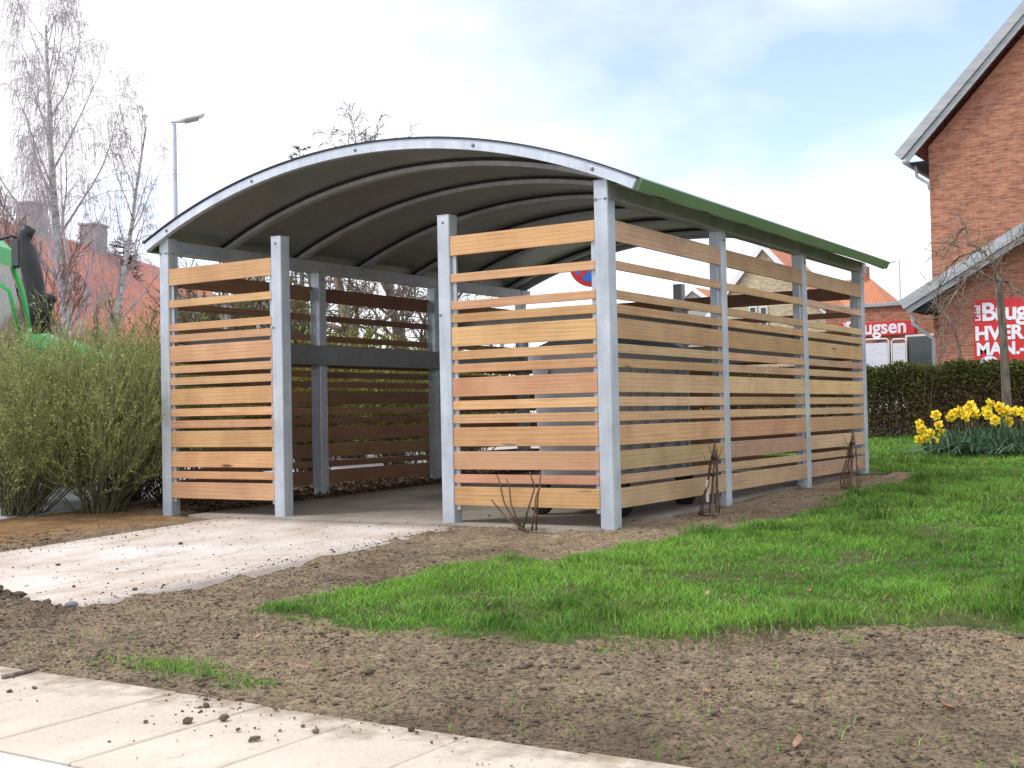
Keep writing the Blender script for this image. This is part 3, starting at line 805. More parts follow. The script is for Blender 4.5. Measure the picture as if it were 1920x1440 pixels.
BROOM = dict(seg=[7, 4, 3], grav=[.14, .13, .08], wob=[.085, .12, .15], taper=.8, rmin=.0017, levels=2, kids=[9, 6], spread=[.5, .5], len=[.40, .42], short=.35, rk=.55)
BROOM['from'] = [.22, .15]
OL = (.28, .29, .125)
OLB = mat('green_brown_stems', rough=.8, build=_bark((.06, .055, .03), (.10, .10, .045), (.15, .13, .075)))
def broom(label, loc, seed, h=1.85, stems=95, leaf=9000):
    return plant('broom_bush', label, 'bush', loc, BROOM, h, .009, seed, OLB, OL, 'green twiggy bushes beside the shelter', stems=stems, stemspread=1.15, leafn=leaf, leafcol=(.44, .53, .145), leafsize=.03, leafw=.24, trunk_name='stems', crown_name='twigs')
b1 = broom('large bushy green broom closest to the left front post of the shelter', onground(-5.30, .02), 3, 1.75, 85, 15000)
b2 = broom('spreading green broom at the end of the sandy soil', onground(-5.95, -.35), 4, 1.68, 95, 15000)
b3 = broom('green broom standing against the tractor bonnet', onground(-6.75, .2), 5, 1.62, 80, 13000)
copy_plant(b1, onground(-5.45, 1.0), 2.1, .95, 'green broom behind the left front post and the slat wall')
copy_plant(b2, onground(-6.0, .9), 4.0, .98, 'green broom between the tractor bonnet and the slat wall')
copy_plant(b3, onground(-7.5, .1), 1.0, .9, 'sprawling green broom in front of the tractor cab')
# shrubs along the far side of the left slat wall
YG = dict(BROOM); YG['kids'] = [8, 5]
h1 = plant('garden_shrub', 'yellow-green budding shrub outside the left slat wall, near its first bay', 'shrub', onground(-6.1, 2.6), YG, 1.45, .012, 21, OLB, (.12, .10, .045), 'shrubs along the outside of the left slat wall', stems=70, stemspread=.75, leafn=9000, leafcol=(.22, .23, .035), leafsize=.05, trunk_name='stems', crown_name='twigs')
for k, (x, y, rz, s, lb) in enumerate([(-6.35, 4.0, 1.2, 1.05, 'yellow-green budding shrub outside the middle bay of the left slat wall'), (-6.1, 5.5, 2.7, 1.0, 'yellow-green budding shrub outside the rear bay of the left slat wall'), (-6.6, 7.1, 3.9, 1.15, 'yellow-green budding shrub behind the rear left corner of the shelter'),
                                      (-8.2, 6.2, .6, 1.3, 'taller yellow-green shrub beyond the row at the left slat wall'), (-9.3, 8.4, 5.2, 1.45, 'tall yellow-green shrub below the bare trees'), (-7.6, 9.4, 1.9, 1.2, 'round yellow-green shrub behind the rear wall of the shelter')]):
    copy_plant(h1, onground(x, y), rz, s, lb)

# bare broad-leaved trees beyond the left wall
OAK = dict(seg=[8, 6, 5, 4], grav=[.0, .05, .05, -.02], wob=[.05, .13, .17, .2], taper=.75, rmin=.008, levels=3, kids=[11, 7, 6], spread=[.75, .7, .65], len=[.5, .5, .5], short=.35, rk=.5)
OAK['from'] = [.22, .2, .1]
GB = (.15, .12, .095)
def bare(label, D, px, h, r, seed, bark=IVYB, lean=(0, 0, 1), py=800):
    q = atd(px, py, D)
    return plant('bare_tree', label, 'tree', onground(q.x, q.y), OAK, h, r, seed, bark, GB, 'bare trees behind the shelter', lean=lean)
t1 = bare('bare tree with mossy trunk seen over the left slat wall between two posts', 27, 682, 5.0, .24, 51)
t2 = bare('slender bare tree seen over the left slat wall beside the rear bay', 31, 742, 5.6, .19, 52, BARK, (.15, .1, 1))
def cp(root, D, px, rz, s, lb):
    q = atd(px, 800, D); return copy_plant(root, onground(q.x, q.y), rz, s, lb)
cp(t1, 33, 610, 2.2, .92, 'bare tree directly behind the left slat wall bay next to the front post')
cp(t2, 29, 800, 4.4, .9, 'bare tree framed by the rear bay of the left slat wall')
cp(t1, 36, 890, 1.1, .75, 'bare tree behind the rear left corner post of the shelter')
cp(t2, 38, 985, 3.0, .66, 'thin bare tree behind the no-stopping sign')
q = atd(748, 800, 46)
FB = dict(OAK); FB['levels'] = 3; FB['kids'] = [24, 10, 8]; FB['len'] = [.31, .5, .6]; FB['from'] = [.3, .15, .1]; FB['grav'] = [0, .02, -.12, -.25]; FB['rmin'] = .011
plant('bare_tree', 'tall bare tree whose twiggy crown rises above the arched roof', 'tree', onground(q.x, q.y), FB, 10.6, .22, 57, BARK, (.20, .16, .15), 'bare trees behind the shelter')

# weeping birch
BIR = dict(seg=[10, 7, 5, 7], grav=[.0, .16, -.25, -1.5], wob=[.035, .08, .14, .05], taper=.82, rmin=.0036, levels=3, kids=[30, 11, 12], spread=[.55, .6, .8], len=[.42, .42, 1.15], short=.5, rk=.42)
BIR['from'] = [.2, .25, .12]
q = atd(138, 800, 27)
plant('birch_tree', 'tall weeping birch with pale trunk behind the tractor', 'tree', onground(q.x, q.y), BIR, 9.6, .15, 61, BIRCHB, (.46, .41, .43), 'birches by the red-roofed house', lean=(.03, .02, 1))
q = atd(158, 800, 27.6)
BI2 = dict(BIR); BI2['kids'] = [22, 9, 11]; BI2['len'] = [.40, .40, .6]
plant('birch_tree', 'slimmer birch leaning right beside the tall weeping birch', 'tree', onground(q.x, q.y), BI2, 7.6, .10, 62, BIRCHB, (.46, .40, .41), 'birches by the red-roofed house', lean=(.10, .06, 1))
RB = dict(OAK); RB['kids'] = [9, 7, 5]; RB['grav'] = [.05, .15, .15, .1]; RB['spread'] = [.45, .4, .4]; RB['levels'] = 3; RB['rmin'] = .006; RB['from'] = [.12, .15, .1]
q = atd(45, 800, 24)
plant('bare_shrub', 'reddish-brown upright bare shrub behind the tractor cab', 'shrub', onground(q.x, q.y), RB, 4.1, .05, 65, BARK, (.20, .11, .085), 'bare shrubs in front of the red-roofed house', stems=6, stemspread=.4)
q = atd(235, 800, 22)
plant('bare_shrub', 'olive-brown bare shrub between the tractor and the left front post', 'shrub', onground(q.x, q.y), RB, 2.4, .035, 66, BARK, (.17, .15, .07), 'bare shrubs in front of the red-roofed house', stems=8, stemspread=.5, leafn=2500, leafcol=(.16, .15, .04), leafsize=.06)
q = atd(400, 800, 20)
plant('bare_shrub', 'olive bare shrub seen through the slats between the two left front posts', 'shrub', onground(q.x, q.y), RB, 2.7, .035, 67, BARK, (.16, .14, .07), 'bare shrubs in front of the red-roofed house', stems=9, stemspread=.5, leafn=2500, leafcol=(.16, .15, .04), leafsize=.06)
q = atd(545, 800, 21)
plant('bare_shrub', 'tangled olive shrub filling the gap beside the inner side of the left front opening post', 'shrub', onground(q.x, q.y), RB, 3.3, .04, 68, BARK, (.17, .14, .075), 'bare shrubs in front of the red-roofed house', stems=11, stemspread=.45, leafn=3000, leafcol=(.17, .16, .04), leafsize=.06)
# conifer tips
def conifer(label, D, px, ptop, seed):
    t_ = atd(px, ptop, D); g_ = onground(t_.x, t_.y); h = t_.z - g_[2]
    rng = np.random.default_rng(seed); root = thing('conifer', label, 'tree', g_, 0, 'conifers in the distance')
    MB().tube([(0, 0, 0), (0, 0, h * .5), (0, 0, h)], [.18, .1, .012], 7).build('trunk', BARK, root)
    Sg = []
    for k in range(160):
        z = h * rng.uniform(.25, .99); Lb = (h - z) * .30 + .25; a = rng.uniform(0, 6.28)
        e = np.array([math.cos(a) * Lb, math.sin(a) * Lb, -.1 * Lb + .12]); p0 = np.array([0, 0, z])
        Sg.append((*p0, *(p0 + e), .02, .008))
        for m in range(14):
            u = rng.uniform(.15, 1); b0 = p0 + e * u; w = rng.normal(0, 1, 3); w /= np.linalg.norm(w)
            Sg.append((*b0, *(b0 + (w * .6 + e / Lb * .5) * .22), .016, .006))
    Sg = np.array(Sg); segs_mesh('crown', Sg, TWIG, root, 3, tint=np.array([(.03, .05, .03)]) * rng.uniform(.6, 1.4, (len(Sg), 1)))
conifer('dark conifer tip showing just above the arched roof', 50, 562, 272, 71)
conifer('dark conifer behind the ridge of the red-tiled roof', 46, 232, 446, 72)

# ------------------------------------------------------------------ hedge
def hedge(x0, x1, y0, y1, h, seed, label, nl):
    rng = np.random.default_rng(seed)
    root = thing('hedge', label, 'hedge', (0, 0, 0))
    L = x1 - x0; ns = int(L * 75)
    X = rng.uniform(x0, x1, ns); Y = rng.uniform(y0 + .1, y1 - .1, ns); Z = gz(X, Y)
    Sg = []
    for x, y, z in zip(X, Y, Z):
        p0 = np.array([x, y, z - .05]); d = np.array([rng.normal(0, .14), rng.normal(0, .14), 1.0]); hh = h * rng.uniform(.7, .98)
        p1 = p0 + d * hh * .5; p2 = p1 + (d + rng.normal(0, .15, 3)) * hh * .5
        Sg += [(*p0, *p1, .011, .008), (*p1, *p2, .008, .003)]
        for k in range(5):
            b0 = p1 + (p2 - p1) * rng.random() if k > 1 else p0 + (p1 - p0) * rng.uniform(.3, 1)
            Sg.append((*b0, *(b0 + rng.normal(0, 1, 3) * [.12, .14, .10] + [0, 0, .1]), .004, .002))
    Sg = np.array(Sg)
    segs_mesh('stems', Sg, TWIG, root, 3, tint=np.array([(.13, .095, .065)]) * rng.uniform(.5, 1.4, (len(Sg), 1)))
    # foliage: dense at the top and along the faces
    u = rng.random(nl)
    zf = 1 - np.abs(rng.normal(0, .34, nl)); zf = np.clip(np.where(rng.random(nl) < .35, rng.random(nl), zf), .03, 1)
    X = rng.uniform(x0, x1, nl); Y = np.where(u < .45, y0 + np.abs(rng.normal(0, .12, nl)), rng.uniform(y0, y1, nl))
    top = h * (1 + (vnoise(X, Y, .5, 31) - .5) * .10 + (vnoise(X, Y, .15, 32) - .5) * .06)
    Y = Y + (vnoise(X, zf, .4, 33) - .5) * .16
    Zt = gz(X, Y) + zf * top
    C = np.stack([X, Y, Zt], -1); D = rng.normal(0, 1, (nl, 3)) + [0, -.3, .5]
    Ls = rng.uniform(.03, .07, nl)
    mixv = rng.random((nl, 1))
    g = np.array([(.085, .13, .022)]) * (1 - mixv) + np.array([(.15, .125, .04)]) * mixv
    g = g * rng.uniform(.5, 1.4, (nl, 1))
    br = np.array([(.13, .085, .05)]) * rng.uniform(.5, 1.3, (nl, 1))
    lowz = (zf < .72)[:, None] & (rng.random((nl, 1)) < .55)
    leaf_mesh('foliage', C, D, Ls, Ls * .6, LEAF, root, rng, np.where(lowz, br, g))
hedge(-9.5, 3.0, 15.0, 15.9, 1.32, 81, 'clipped hedge between the lawn and the brick buildings', 120000)
hedge(-19.5, -9.6, 14.2, 15.1, 1.25, 82, 'hedge behind the shelter, left of the cream house', 26000)

# ------------------------------------------------------------------ young tree beside the daffodils
def poly_tree(name, label, cat, base, D, trunk, trr, branches, seed, tcol, bark, group=None):
    rng = np.random.default_rng(seed)
    def P(px, py, dd=0.0): return np.array(atd(px, py, D + dd)) - np.array(base)
    root = thing(name, label, cat, base, 0, group)
    Sg = []
    pts = [np.array([0, 0, -.1])] + [P(*q) for q in trunk]
    rs = np.linspace(trr[0], trr[1], len(pts))
    MB().tube(pts, list(rs), 9).build('trunk', bark, root, smooth=True)
    for (r0, dd, pl) in branches:
        q = [P(px, py, dd * (i / max(1, len(pl) - 1))) for i, (px, py) in enumerate(pl)]
        for i in range(len(q) - 1):
            f0 = .75 - .58 * i / (len(q) - 1); f1 = .75 - .58 * (i + 1) / (len(q) - 1)
            m = (q[i] + q[i + 1]) / 2 + rng.normal(0, .02, 3)
            Sg += [(*q[i], *m, r0 * f0, r0 * (f0 + f1) / 2), (*m, *q[i + 1], r0 * (f0 + f1) / 2, r0 * f1)]
            for k in range(7):
                u = rng.random(); b0 = q[i] * (1 - u) + q[i + 1] * u
                d = rng.normal(0, 1, 3); d /= np.linalg.norm(d); d = d * .6 + (q[-1] - q[0]) / (np.linalg.norm(q[-1] - q[0]) + 1e-6) * .6
                e = b0 + d * rng.uniform(.1, .34); e2 = e + (d + rng.normal(0, .4, 3)) * .16 + [0, 0, -.05]
                Sg += [(*b0, *e, .005, .004), (*e, *e2, .004, .002)]
                if k < 3: Sg.append((*e, *(e + rng.normal(0, .12, 3)), .004, .002))
    Sg = np.array(Sg)
    segs_mesh('crown', Sg, TWIG, root, 5, tint=np.array([tcol]) * rng.uniform(.6, 1.35, (len(Sg), 1)))
    return root
q = atd(1890, 790, 18.3)
yt = poly_tree('young_tree', 'young bare tree with drooping branches behind the daffodils', 'tree', onground(q.x, q.y), 18.3,
    [(1887, 740), (1882, 640), (1875, 560), (1872, 520)], (.070, .052),
    [(.035, .5, [(1872, 525), (1862, 495), (1850, 482), (1838, 466), (1812, 458), (1811, 425), (1812, 415)]),
     (.028, -.5, [(1875, 540), (1866, 505), (1880, 480), (1905, 455), (1940, 445)]),
     (.028, .6, [(1872, 530), (1845, 515), (1825, 500), (1800, 520), (1785, 560), (1770, 600)]),
     (.026, -.4, [(1880, 525), (1900, 540), (1935, 560), (1960, 600)]),
     (.024, .9, [(1838, 466), (1800, 480), (1775, 500), (1760, 540), (1750, 600)]),
     (.018, -.8, [(1812, 458), (1780, 455), (1765, 470), (1755, 480)]),
     (.018, .3, [(1811, 425), (1795, 440), (1785, 460)]), (.022, -.9, [(1850, 482), (1820, 505), (1795, 545), (1775, 575)]),
     (.022, .2, [(1866, 505), (1856, 470), (1850, 440)]), (.02, .8, [(1905, 455), (1915, 430), (1930, 420)])], 91, (.21, .17, .125), BARK)
q = atd(1792, 720, 24)
poly_tree('bare_sapling', 'pale bare sapling in front of the brick corner by the downpipe', 'tree', onground(q.x, q.y), 24, [(1800, 660), (1790, 620), (1775, 590)], (.03, .018),
    [(.014, .4, [(1775, 590), (1755, 570), (1748, 545), (1735, 520)]), (.014, -.4, [(1790, 620), (1800, 590), (1806, 550), (1800, 520)]), (.012, .3, [(1775, 600), (1765, 630), (1768, 660)]), (.012, -.3, [(1800, 650), (1815, 620), (1825, 590)]), (.012, .2, [(1790, 640), (1775, 645), (1760, 675)])], 92, (.26, .21, .17), BARK)

# ------------------------------------------------------------------ daffodils
dq = onground(.62, 9.15)
dc = thing('daffodil_clump', 'clump of yellow daffodils on the lawn below the young tree', 'flowers', dq)
rng = np.random.default_rng(95)
def blade_strip(p0, az, h, out, w, droop, n=5):
    V = []; c, s = math.cos(az), math.sin(az)
    for i in range(n + 1):
        u = i / n; x = out * u + droop * .35 * u ** 3; z = h * (u * (1 - .5 * droop * u * u) if droop else u)
        ww = w * (1 - .7 * u ** 3)
        V += [(p0[0] + c * x - s * ww, p0[1] + s * x + c * ww, p0[2] + z), (p0[0] + c * x + s * ww, p0[1] + s * x - c * ww, p0[2] + z)]
    return V, [(2 * i, 2 * i + 1, 2 * i + 3, 2 * i + 2) for i in range(n)]
V = []; F = []; T = []
for k in range(900):
    x = rng.uniform(-.78, 1.45); y = rng.normal(0, .22)
    edge = max(abs(x - .35) / 1.1, abs(y) / .5)
    az = rng.uniform(0, 6.28) if rng.random() < .6 else math.atan2(-1, (x - .3)) + rng.normal(0, .6)
    h = rng.uniform(.38, .60) * (1 - .35 * edge); dr = rng.choice([.1, .3, .9, 1.5])
    v, f = blade_strip((x, y, -.02), az, h, rng.uniform(.05, .2), rng.uniform(.009, .016), dr)
    b0 = len(V); V += v; F += [tuple(i + b0 for i in q_) for q_ in f]
    T += [tuple(np.array((.11, .20, .115)) * rng.uniform(.5, 1.5))] * len(v)
fast_mesh('leaf_blades', np.array(V), np.array(F), LEAF, dc, tint=np.array(T))['kind'] = 'stuff'
fm = None; tm = None
for k, (px, py) in enumerate([(1725, 795), (1728, 805), (1735, 822), (1724, 824), (1755, 778), (1760, 797), (1745, 812), (1768, 813), (1752, 828), (1783, 782), (1790, 775), (1798, 770), (1806, 776), (1815, 766), (1820, 760), (1826, 772), (1812, 782), (1830, 776), (1856, 756), (1850, 770), (1853, 777), (1874, 763), (1880, 772), (1892, 790), (1888, 770), (1903, 771), (1916, 772), (1925, 780), (1800, 845), (1866, 788), (1935, 768), (1950, 778)]):
    w = aty(px, py, dq[1] + rng.uniform(-.28, .1))
    loc = (w.x - dq[0], w.y - dq[1], w.z - dq[2])
    if fm is None:
        b = MB()
        for j in range(6):
            a = j * math.pi / 3; c, s = math.cos(a), math.sin(a)
            b.add([(0, 0, 0), (c * .022 - s * .022, -.004, s * .022 + c * .022), (c * .042 - s * .014, .004, s * .042 + c * .014), (c * .050, .008, s * .050), (c * .042 + s * .014, .004, s * .042 - c * .014), (c * .022 + s * .022, -.004, s * .022 - c * .022)], [(0, 1, 2), (0, 2, 3), (0, 3, 4), (0, 4, 5)])
        fo = b.build('flower', YELL, dc); fm = fo.data
        b = MB(); b.lathe([(.010, 0), (.014, -.02), (.021, -.036), (.017, -.034), (.008, -.004)], (0, 0, 0), 'y', 10)
        to = b.build('trumpet', ORNG, fo, smooth=True); tm = to.data
    else:
        fo = bpy.data.objects.new('flower', fm); link(fo, dc); to = bpy.data.objects.new('trumpet', tm); link(to, fo)
    fo.location = loc; fo.rotation_euler = (rng.uniform(-.5, .3), rng.uniform(0, 1), rng.uniform(-.9, 1.1)); fo.scale = (1.5,) * 3
    gx0 = loc[0] * .9 + .04; gy0 = loc[1] * .6
    MB().tube([(gx0, gy0, -.02), (gx0 * .5 + loc[0] * .5, gy0 * .4 + loc[1] * .6, loc[2] * .6), (loc[0], loc[1] + .02, loc[2] + .015), (loc[0], loc[1], loc[2])], [.005, .004, .0035, .005], 5).build('stem', MATS['green_brown_stems'], dc)

# ------------------------------------------------------------------ planted rose and tied climbers
def Yp(px, py, y): return aty(px, py, y)
rb = onground(-.70, -.14)
rp = thing('rose_bush', 'pruned bare rose planted in front of the slatted front wall', 'plant', rb)
b = MB()
for pl in [[(985, 985), (958, 965), (945, 942), (937, 905), (932, 890)], [(985, 987), (950, 972), (932, 950), (921, 937)], [(975, 982), (965, 962), (958, 945), (955, 912), (949, 897)],
           [(980, 985), (990, 955), (998, 930), (1003, 912), (998, 900), (993, 885)], [(997, 988), (1003, 955), (1005, 932), (1012, 910), (1014, 885)], [(1004, 935), (1009, 925), (1013, 912)]]:
    P = [Yp(x, y, -.14 + rnd.uniform(-.04, .04)) - Vector(rb) for x, y in pl]
    P[0].z = min(P[0].z, -.01)
    b.tube(P, [.0075 - .0035 * i / len(P) for i in range(len(P))], 6)
b.build('canes', mat('rose_cane', rough=.7, build=_bark((.09, .045, .03), (.15, .08, .045), (.14, .11, .045), (20, 20, 8))), rp, smooth=True)
def climber(label, px0, y, seed, pts, bundle, tag_=False):
    base = G(px0, pts[0][1]); base.y = y
    w0 = aty(px0, pts[0][1], y); bz = float(gheight(np.array([w0.x]), np.array([y]))[0])
    root = thing('tied_climber', label, 'plant', (w0.x, y, bz), 0, 'climbers planted along the right slat wall')
    rr = random.Random(seed); b = MB()
    cane = MATS['rose_cane']
    h = aty(pts[-1][0], pts[-1][1], y).z - bz
    topx = aty(pts[-1][0], pts[-1][1], y).x - w0.x
    for k in range(9):
        a = rr.uniform(0, 6.28); rb_ = rr.uniform(.03, .085)
        P = []
        for i in range(7):
            u = i / 6; bul = rb_ * (1 - u) ** .7 * (1 + .9 * math.sin(min(1, u * 2.2) * math.pi) * .4) + .008
            P.append((topx * u + math.cos(a) * bul + rr.gauss(0, .004), math.sin(a) * bul * .7 + rr.gauss(0, .004), -.03 + (h * rr.uniform(.9, 1.03)) * u))
        b.tube(P, [.006 - .0035 * i / 7 for i in range(7)], 5)
    for k in range(5):
        a = rr.uniform(0, 6.28); z = h * rr.uniform(.5, .95); x0 = topx * z / h
        b.tube([(x0, 0, z), (x0 + math.cos(a) * .05, math.sin(a) * .03, z + .06), (x0 + math.cos(a) * .08, math.sin(a) * .05, z + .13)], [.004, .003, .002], 5)
    b.build('canes', cane, root, smooth=True)
    MB().tube([(topx * .55 - .0, -.02, h * .05), (topx * .5 + .01, 0, h * .5), (topx * .95, 0, h * .98)], [.008, .008, .008], 6).build('support_stake', MATS['grey_brown_bark'], root)
    for zt in (.55, .78):
        MB().lathe([(.022, -.012), (.026, 0), (.022, .012)], (topx * zt, 0, h * zt), 'z', 10).build('tie', BLACK, root)
    if tag_: MB().box(-.012, .012, -.03, -.028, h * .18, h * .48).build('plant_label', WHITEP, root)
    b = MB()
    for k in range(7): b.lathe([(.012, -.012), (.03, 0), (.018, .02)], (rr.uniform(-.07, .09), rr.uniform(-.06, .02), .005), 'z', 7)
    b.build('root_clods', CLOD, root)
climber('bare climber with white plant label beside the first middle post', 1330, 1.38, 5, [(1330, 955), (1341, 828)], 9, True)
climber('bare climber tied to a stake near the rear corner post', 1593, 4.12, 6, [(1593, 908), (1599, 808)], 9)

# ================================================================== buildings
def uv_quad(name, P, m, parent, label=None):
    """thick roof slope: P = four corners (eave a, eave b, ridge b, ridge a); UV in metres"""
    P = [Vector(p) for p in P]
    n = (P[1] - P[0]).cross(P[3] - P[0]).normalized()
    if n.z < 0: n = -n
    V = P + [p - n * .08 for p in P]
    F = [(0, 1, 2, 3), (7, 6, 5, 4)] + [(i, 4 + i, 4 + (i + 1) % 4, (i + 1) % 4) for i in range(4)]
    o = mesh_obj(name, V, F, m, parent)
    uv = o.data.uv_layers.new(name='UVMap')
    ex = (P[1] - P[0]).normalized(); ey = (P[3] - P[0]); ey = (ey - ex * ey.dot(ex)).normalized()
    for lp in o.data.loops:
        v = o.data.vertices[lp.vertex_index].co - P[0]; uv.data[lp.index].uv = (v.dot(ex), v.dot(ey))
    return o
def text_obj(name, s, size, m, parent, loc, rot, extrude=.004, bold=.0, sx=1.0, spacing=1.0):
    cu = bpy.data.curves.new(name, 'FONT'); cu.body = s; cu.size = size; cu.extrude = extrude; cu.offset = bold; cu.space_character = spacing
    tmp = bpy.data.objects.new(name, cu); COL.objects.link(tmp)
    dg = bpy.context.evaluated_depsgraph_get(); dg.update()
    me = bpy.data.meshes.new_from_object(tmp.evaluated_get(dg)); me.name = name
    bpy.data.objects.remove(tmp)
    me.materials.clear(); me.materials.append(m)
    o = bpy.data.objects.new(name, me); link(o, parent); o.location = loc; o.rotation_euler = rot; o.scale = (sx, 1, 1)
    return o
FACE = (math.pi / 2, 0, 0)                 # text facing -Y

# brick house on the right: tall gable and the lower gable wing in front of it
YH = 19.81
bh = thing('brick_house', 'tall red-brick house with grey bargeboards behind the hedge', 'house', (-2.5, YH, .3))
def L_(x, y, z): return (x + 2.5, y - YH, z - .3)
yw, yb = YH, YH + .9
# big gable: left corner x=-2.70 at yb; eave height about 6.35
e0 = aty(1742, 322, yb); sl = 1.05
xl = e0.x; ze = e0.z + .55
W_ = 9.0; xr = xl + W_; zr = ze + W_ / 2 * sl
V = [L_(xl, yb, .0), L_(xr, yb, .0), L_(xr, yb, ze), L_((xl + xr) / 2, yb, zr), L_(xl, yb, ze)]
MB().prism(V, (0, 8.0, 0)).build('wall', BRICK, bh)
t0 = aty(1700, 306, yb - .35); tx, tz = t0.x, t0.z          # lower tip of the bargeboard underside
rx = (xl + xr) / 2; rz = tz + (rx - tx) * sl
dn = Vector((-sl, 0, 1)).normalized()
def barge(x0, z0, x1, z1, y, w, th, name, up0=0.0):
    d = Vector((x1 - x0, 0, z1 - z0)).normalized(); n = Vector((-d.z, 0, d.x))
    if n.z < 0: n = -n
    P = [Vector((x0, y, z0)) + n * up0, Vector((x1, y, z1)) + n * up0, Vector((x1, y, z1)) + n * (up0 + w), Vector((x0, y, z0)) + n * (up0 + w)]
    return MB().prism([L_(*p) for p in P], (0, th, 0)).build(name, GREYB, bh)
barge(tx, tz, rx, rz, yb - .37, .12, .06, 'bargeboard'); barge(tx - .02, tz, rx, rz, yb - .43, .20, .12, 'bargeboard', .1215)
mxr = 2 * rx - tx
barge(mxr, tz, rx, rz, yb - .37, .12, .06, 'bargeboard'); barge(mxr + .02, tz, rx, rz, yb - .43, .20, .12, 'bargeboard', .1215)
o = uv_quad('roof', [L_(tx - .05, yb - .40, tz + .36), L_(tx - .05, yb + 8.3, tz + .36), L_(rx, yb + 8.3, rz + .40), L_(rx, yb - .40, rz + .40)], REDTILE, bh)
o = uv_quad('roof', [L_(mxr + .05, yb - .40, tz + .36), L_(mxr + .05, yb + 8.3, tz + .36), L_(rx, yb + 8.3, rz + .405), L_(rx, yb - .40, rz + .405)], REDTILE, bh)
MB().box(*[v for v in (tx + 2.5 + .06, xl + 2.5 - .01, yb - YH - .30, yb - YH + 8.2, tz - .3 - .02, tz - .3 + .02)]).build('soffit', DARKIN, bh)
g = MB().tube([L_(tx - .02, yb - .45, tz + .02), L_(tx - .02, yb + 8.2, tz + .02)], .06, 10).build('gutter', GREYB, bh, smooth=True)
MB().tube([L_(tx + .13, yb - .1, tz - .02), L_(tx + .15, yb - .1, tz - .28), L_(xl + .0, yb - .1, tz - .46), L_(xl + .03, yb - .1, tz - .6)], .035, 8).build('downpipe', GREYB, bh, smooth=True)
# wing: lower gable in front
wx = aty(1761, 640, yw).x; wt = aty(1703, 588, yw - .45); we = aty(1920, 452, yw - .45)
wsl = (we.z - wt.z) / (we.x - wt.x)
wr = 6.5; wrx = wt.x + wr; wrz = wt.z + wr * wsl
zwe = wt.z + (wx - wt.x) * wsl + .1
V = [L_(wx, yw, .0), L_(2 * wrx - wx, yw, .0), L_(2 * wrx - wx, yw, zwe), L_(wrx, yw, wrz + .1), L_(wx, yw, zwe)]
MB().prism(V, (0, .88, 0)).build('wing_wall', BRICK, bh)
barge(wt.x, wt.z, wrx, wrz, yw - .47, .11, .05, 'wing_bargeboard'); barge(wt.x - .02, wt.z, wrx, wrz, yw - .53, .21, .11, 'wing_bargeboard', .1115)
barge(2 * wrx - wt.x, wt.z, wrx, wrz, yw - .47, .11, .05, 'wing_bargeboard')
uv_quad('wing_roof', [L_(wt.x - .05, yw - .5, wt.z + .33), L_(wt.x - .05, yw + .89, wt.z + .33), L_(wrx, yw + .89, wrz + .36), L_(wrx, yw - .5, wrz + .36)], FIBRE, bh)
uv_quad('wing_roof', [L_(2 * wrx - wt.x + .05, yw - .5, wt.z + .33), L_(2 * wrx - wt.x + .05, yw + .89, wt.z + .33), L_(wrx, yw + .89, wrz + .365), L_(wrx, yw - .5, wrz + .365)], FIBRE, bh)
MB().prism([L_(wt.x + .06, yw - .38, wt.z + .03), L_(wx - .01, yw - .38, wt.z + .03), L_(wx - .01, yw - .38, zwe - .04)], (0, 1.2, 0)).build('soffit', DARKIN, bh)
MB().tube([L_(wt.x + .05, yw - .3, wt.z - .0), L_(wt.x + .06, yw - .3, wt.z - .22), L_(wx - .10, yw - .07, wt.z - .55), L_(wx - .10, yw - .07, .25)], .045, 8).build('downpipe', GREYB, bh, smooth=True)

# sign on the wing
sa = aty(1824, 563, yw - .06); sb = aty(1920, 680, yw - .06); ss = thing('shop_sign', 'large red sign with white lettering on the brick wing wall', 'sign', (sa.x, yw - .05, sb.z - .25))
sh = sa.z - (sb.z - .25); sw = 2.6
bx('panel', REDS, ss, 0, sw, 0, .04, 0, sh, ch=.006)
def wpx(px, py): w = aty(px, py, yw - .06); return (w.x - sa.x, w.z - (sb.z - .25))
x_, z_ = wpx(1828, 602); text_obj('lettering', 'Lokal', .15, WHITES, ss, (x_ + .11, -.006, z_), (math.pi / 2, -math.pi / 2, 0), bold=.006)
x_, z_ = wpx(1840, 601); text_obj('lettering', 'Brugsen', .52, WHITES, ss, (x_, -.006, z_), FACE, bold=.014, spacing=.92)
x_, z_ = wpx(1828, 638); text_obj('lettering', 'HVER', .40, WHITES, ss, (x_, -.006, z_), FACE, bold=.016, sx=.98)
x_, z_ = wpx(1831, 666); text_obj('lettering', 'MAN.-', .36, WHITES, ss, (x_, -.006, z_), FACE, bold=.015, sx=.98)
x_, z_ = wpx(1855, 686)
MB().lathe([(.21, -.004), (.21, -.0005)], (x_, 0, z_), 'y', 32).build('white_disc', WHITES, ss)

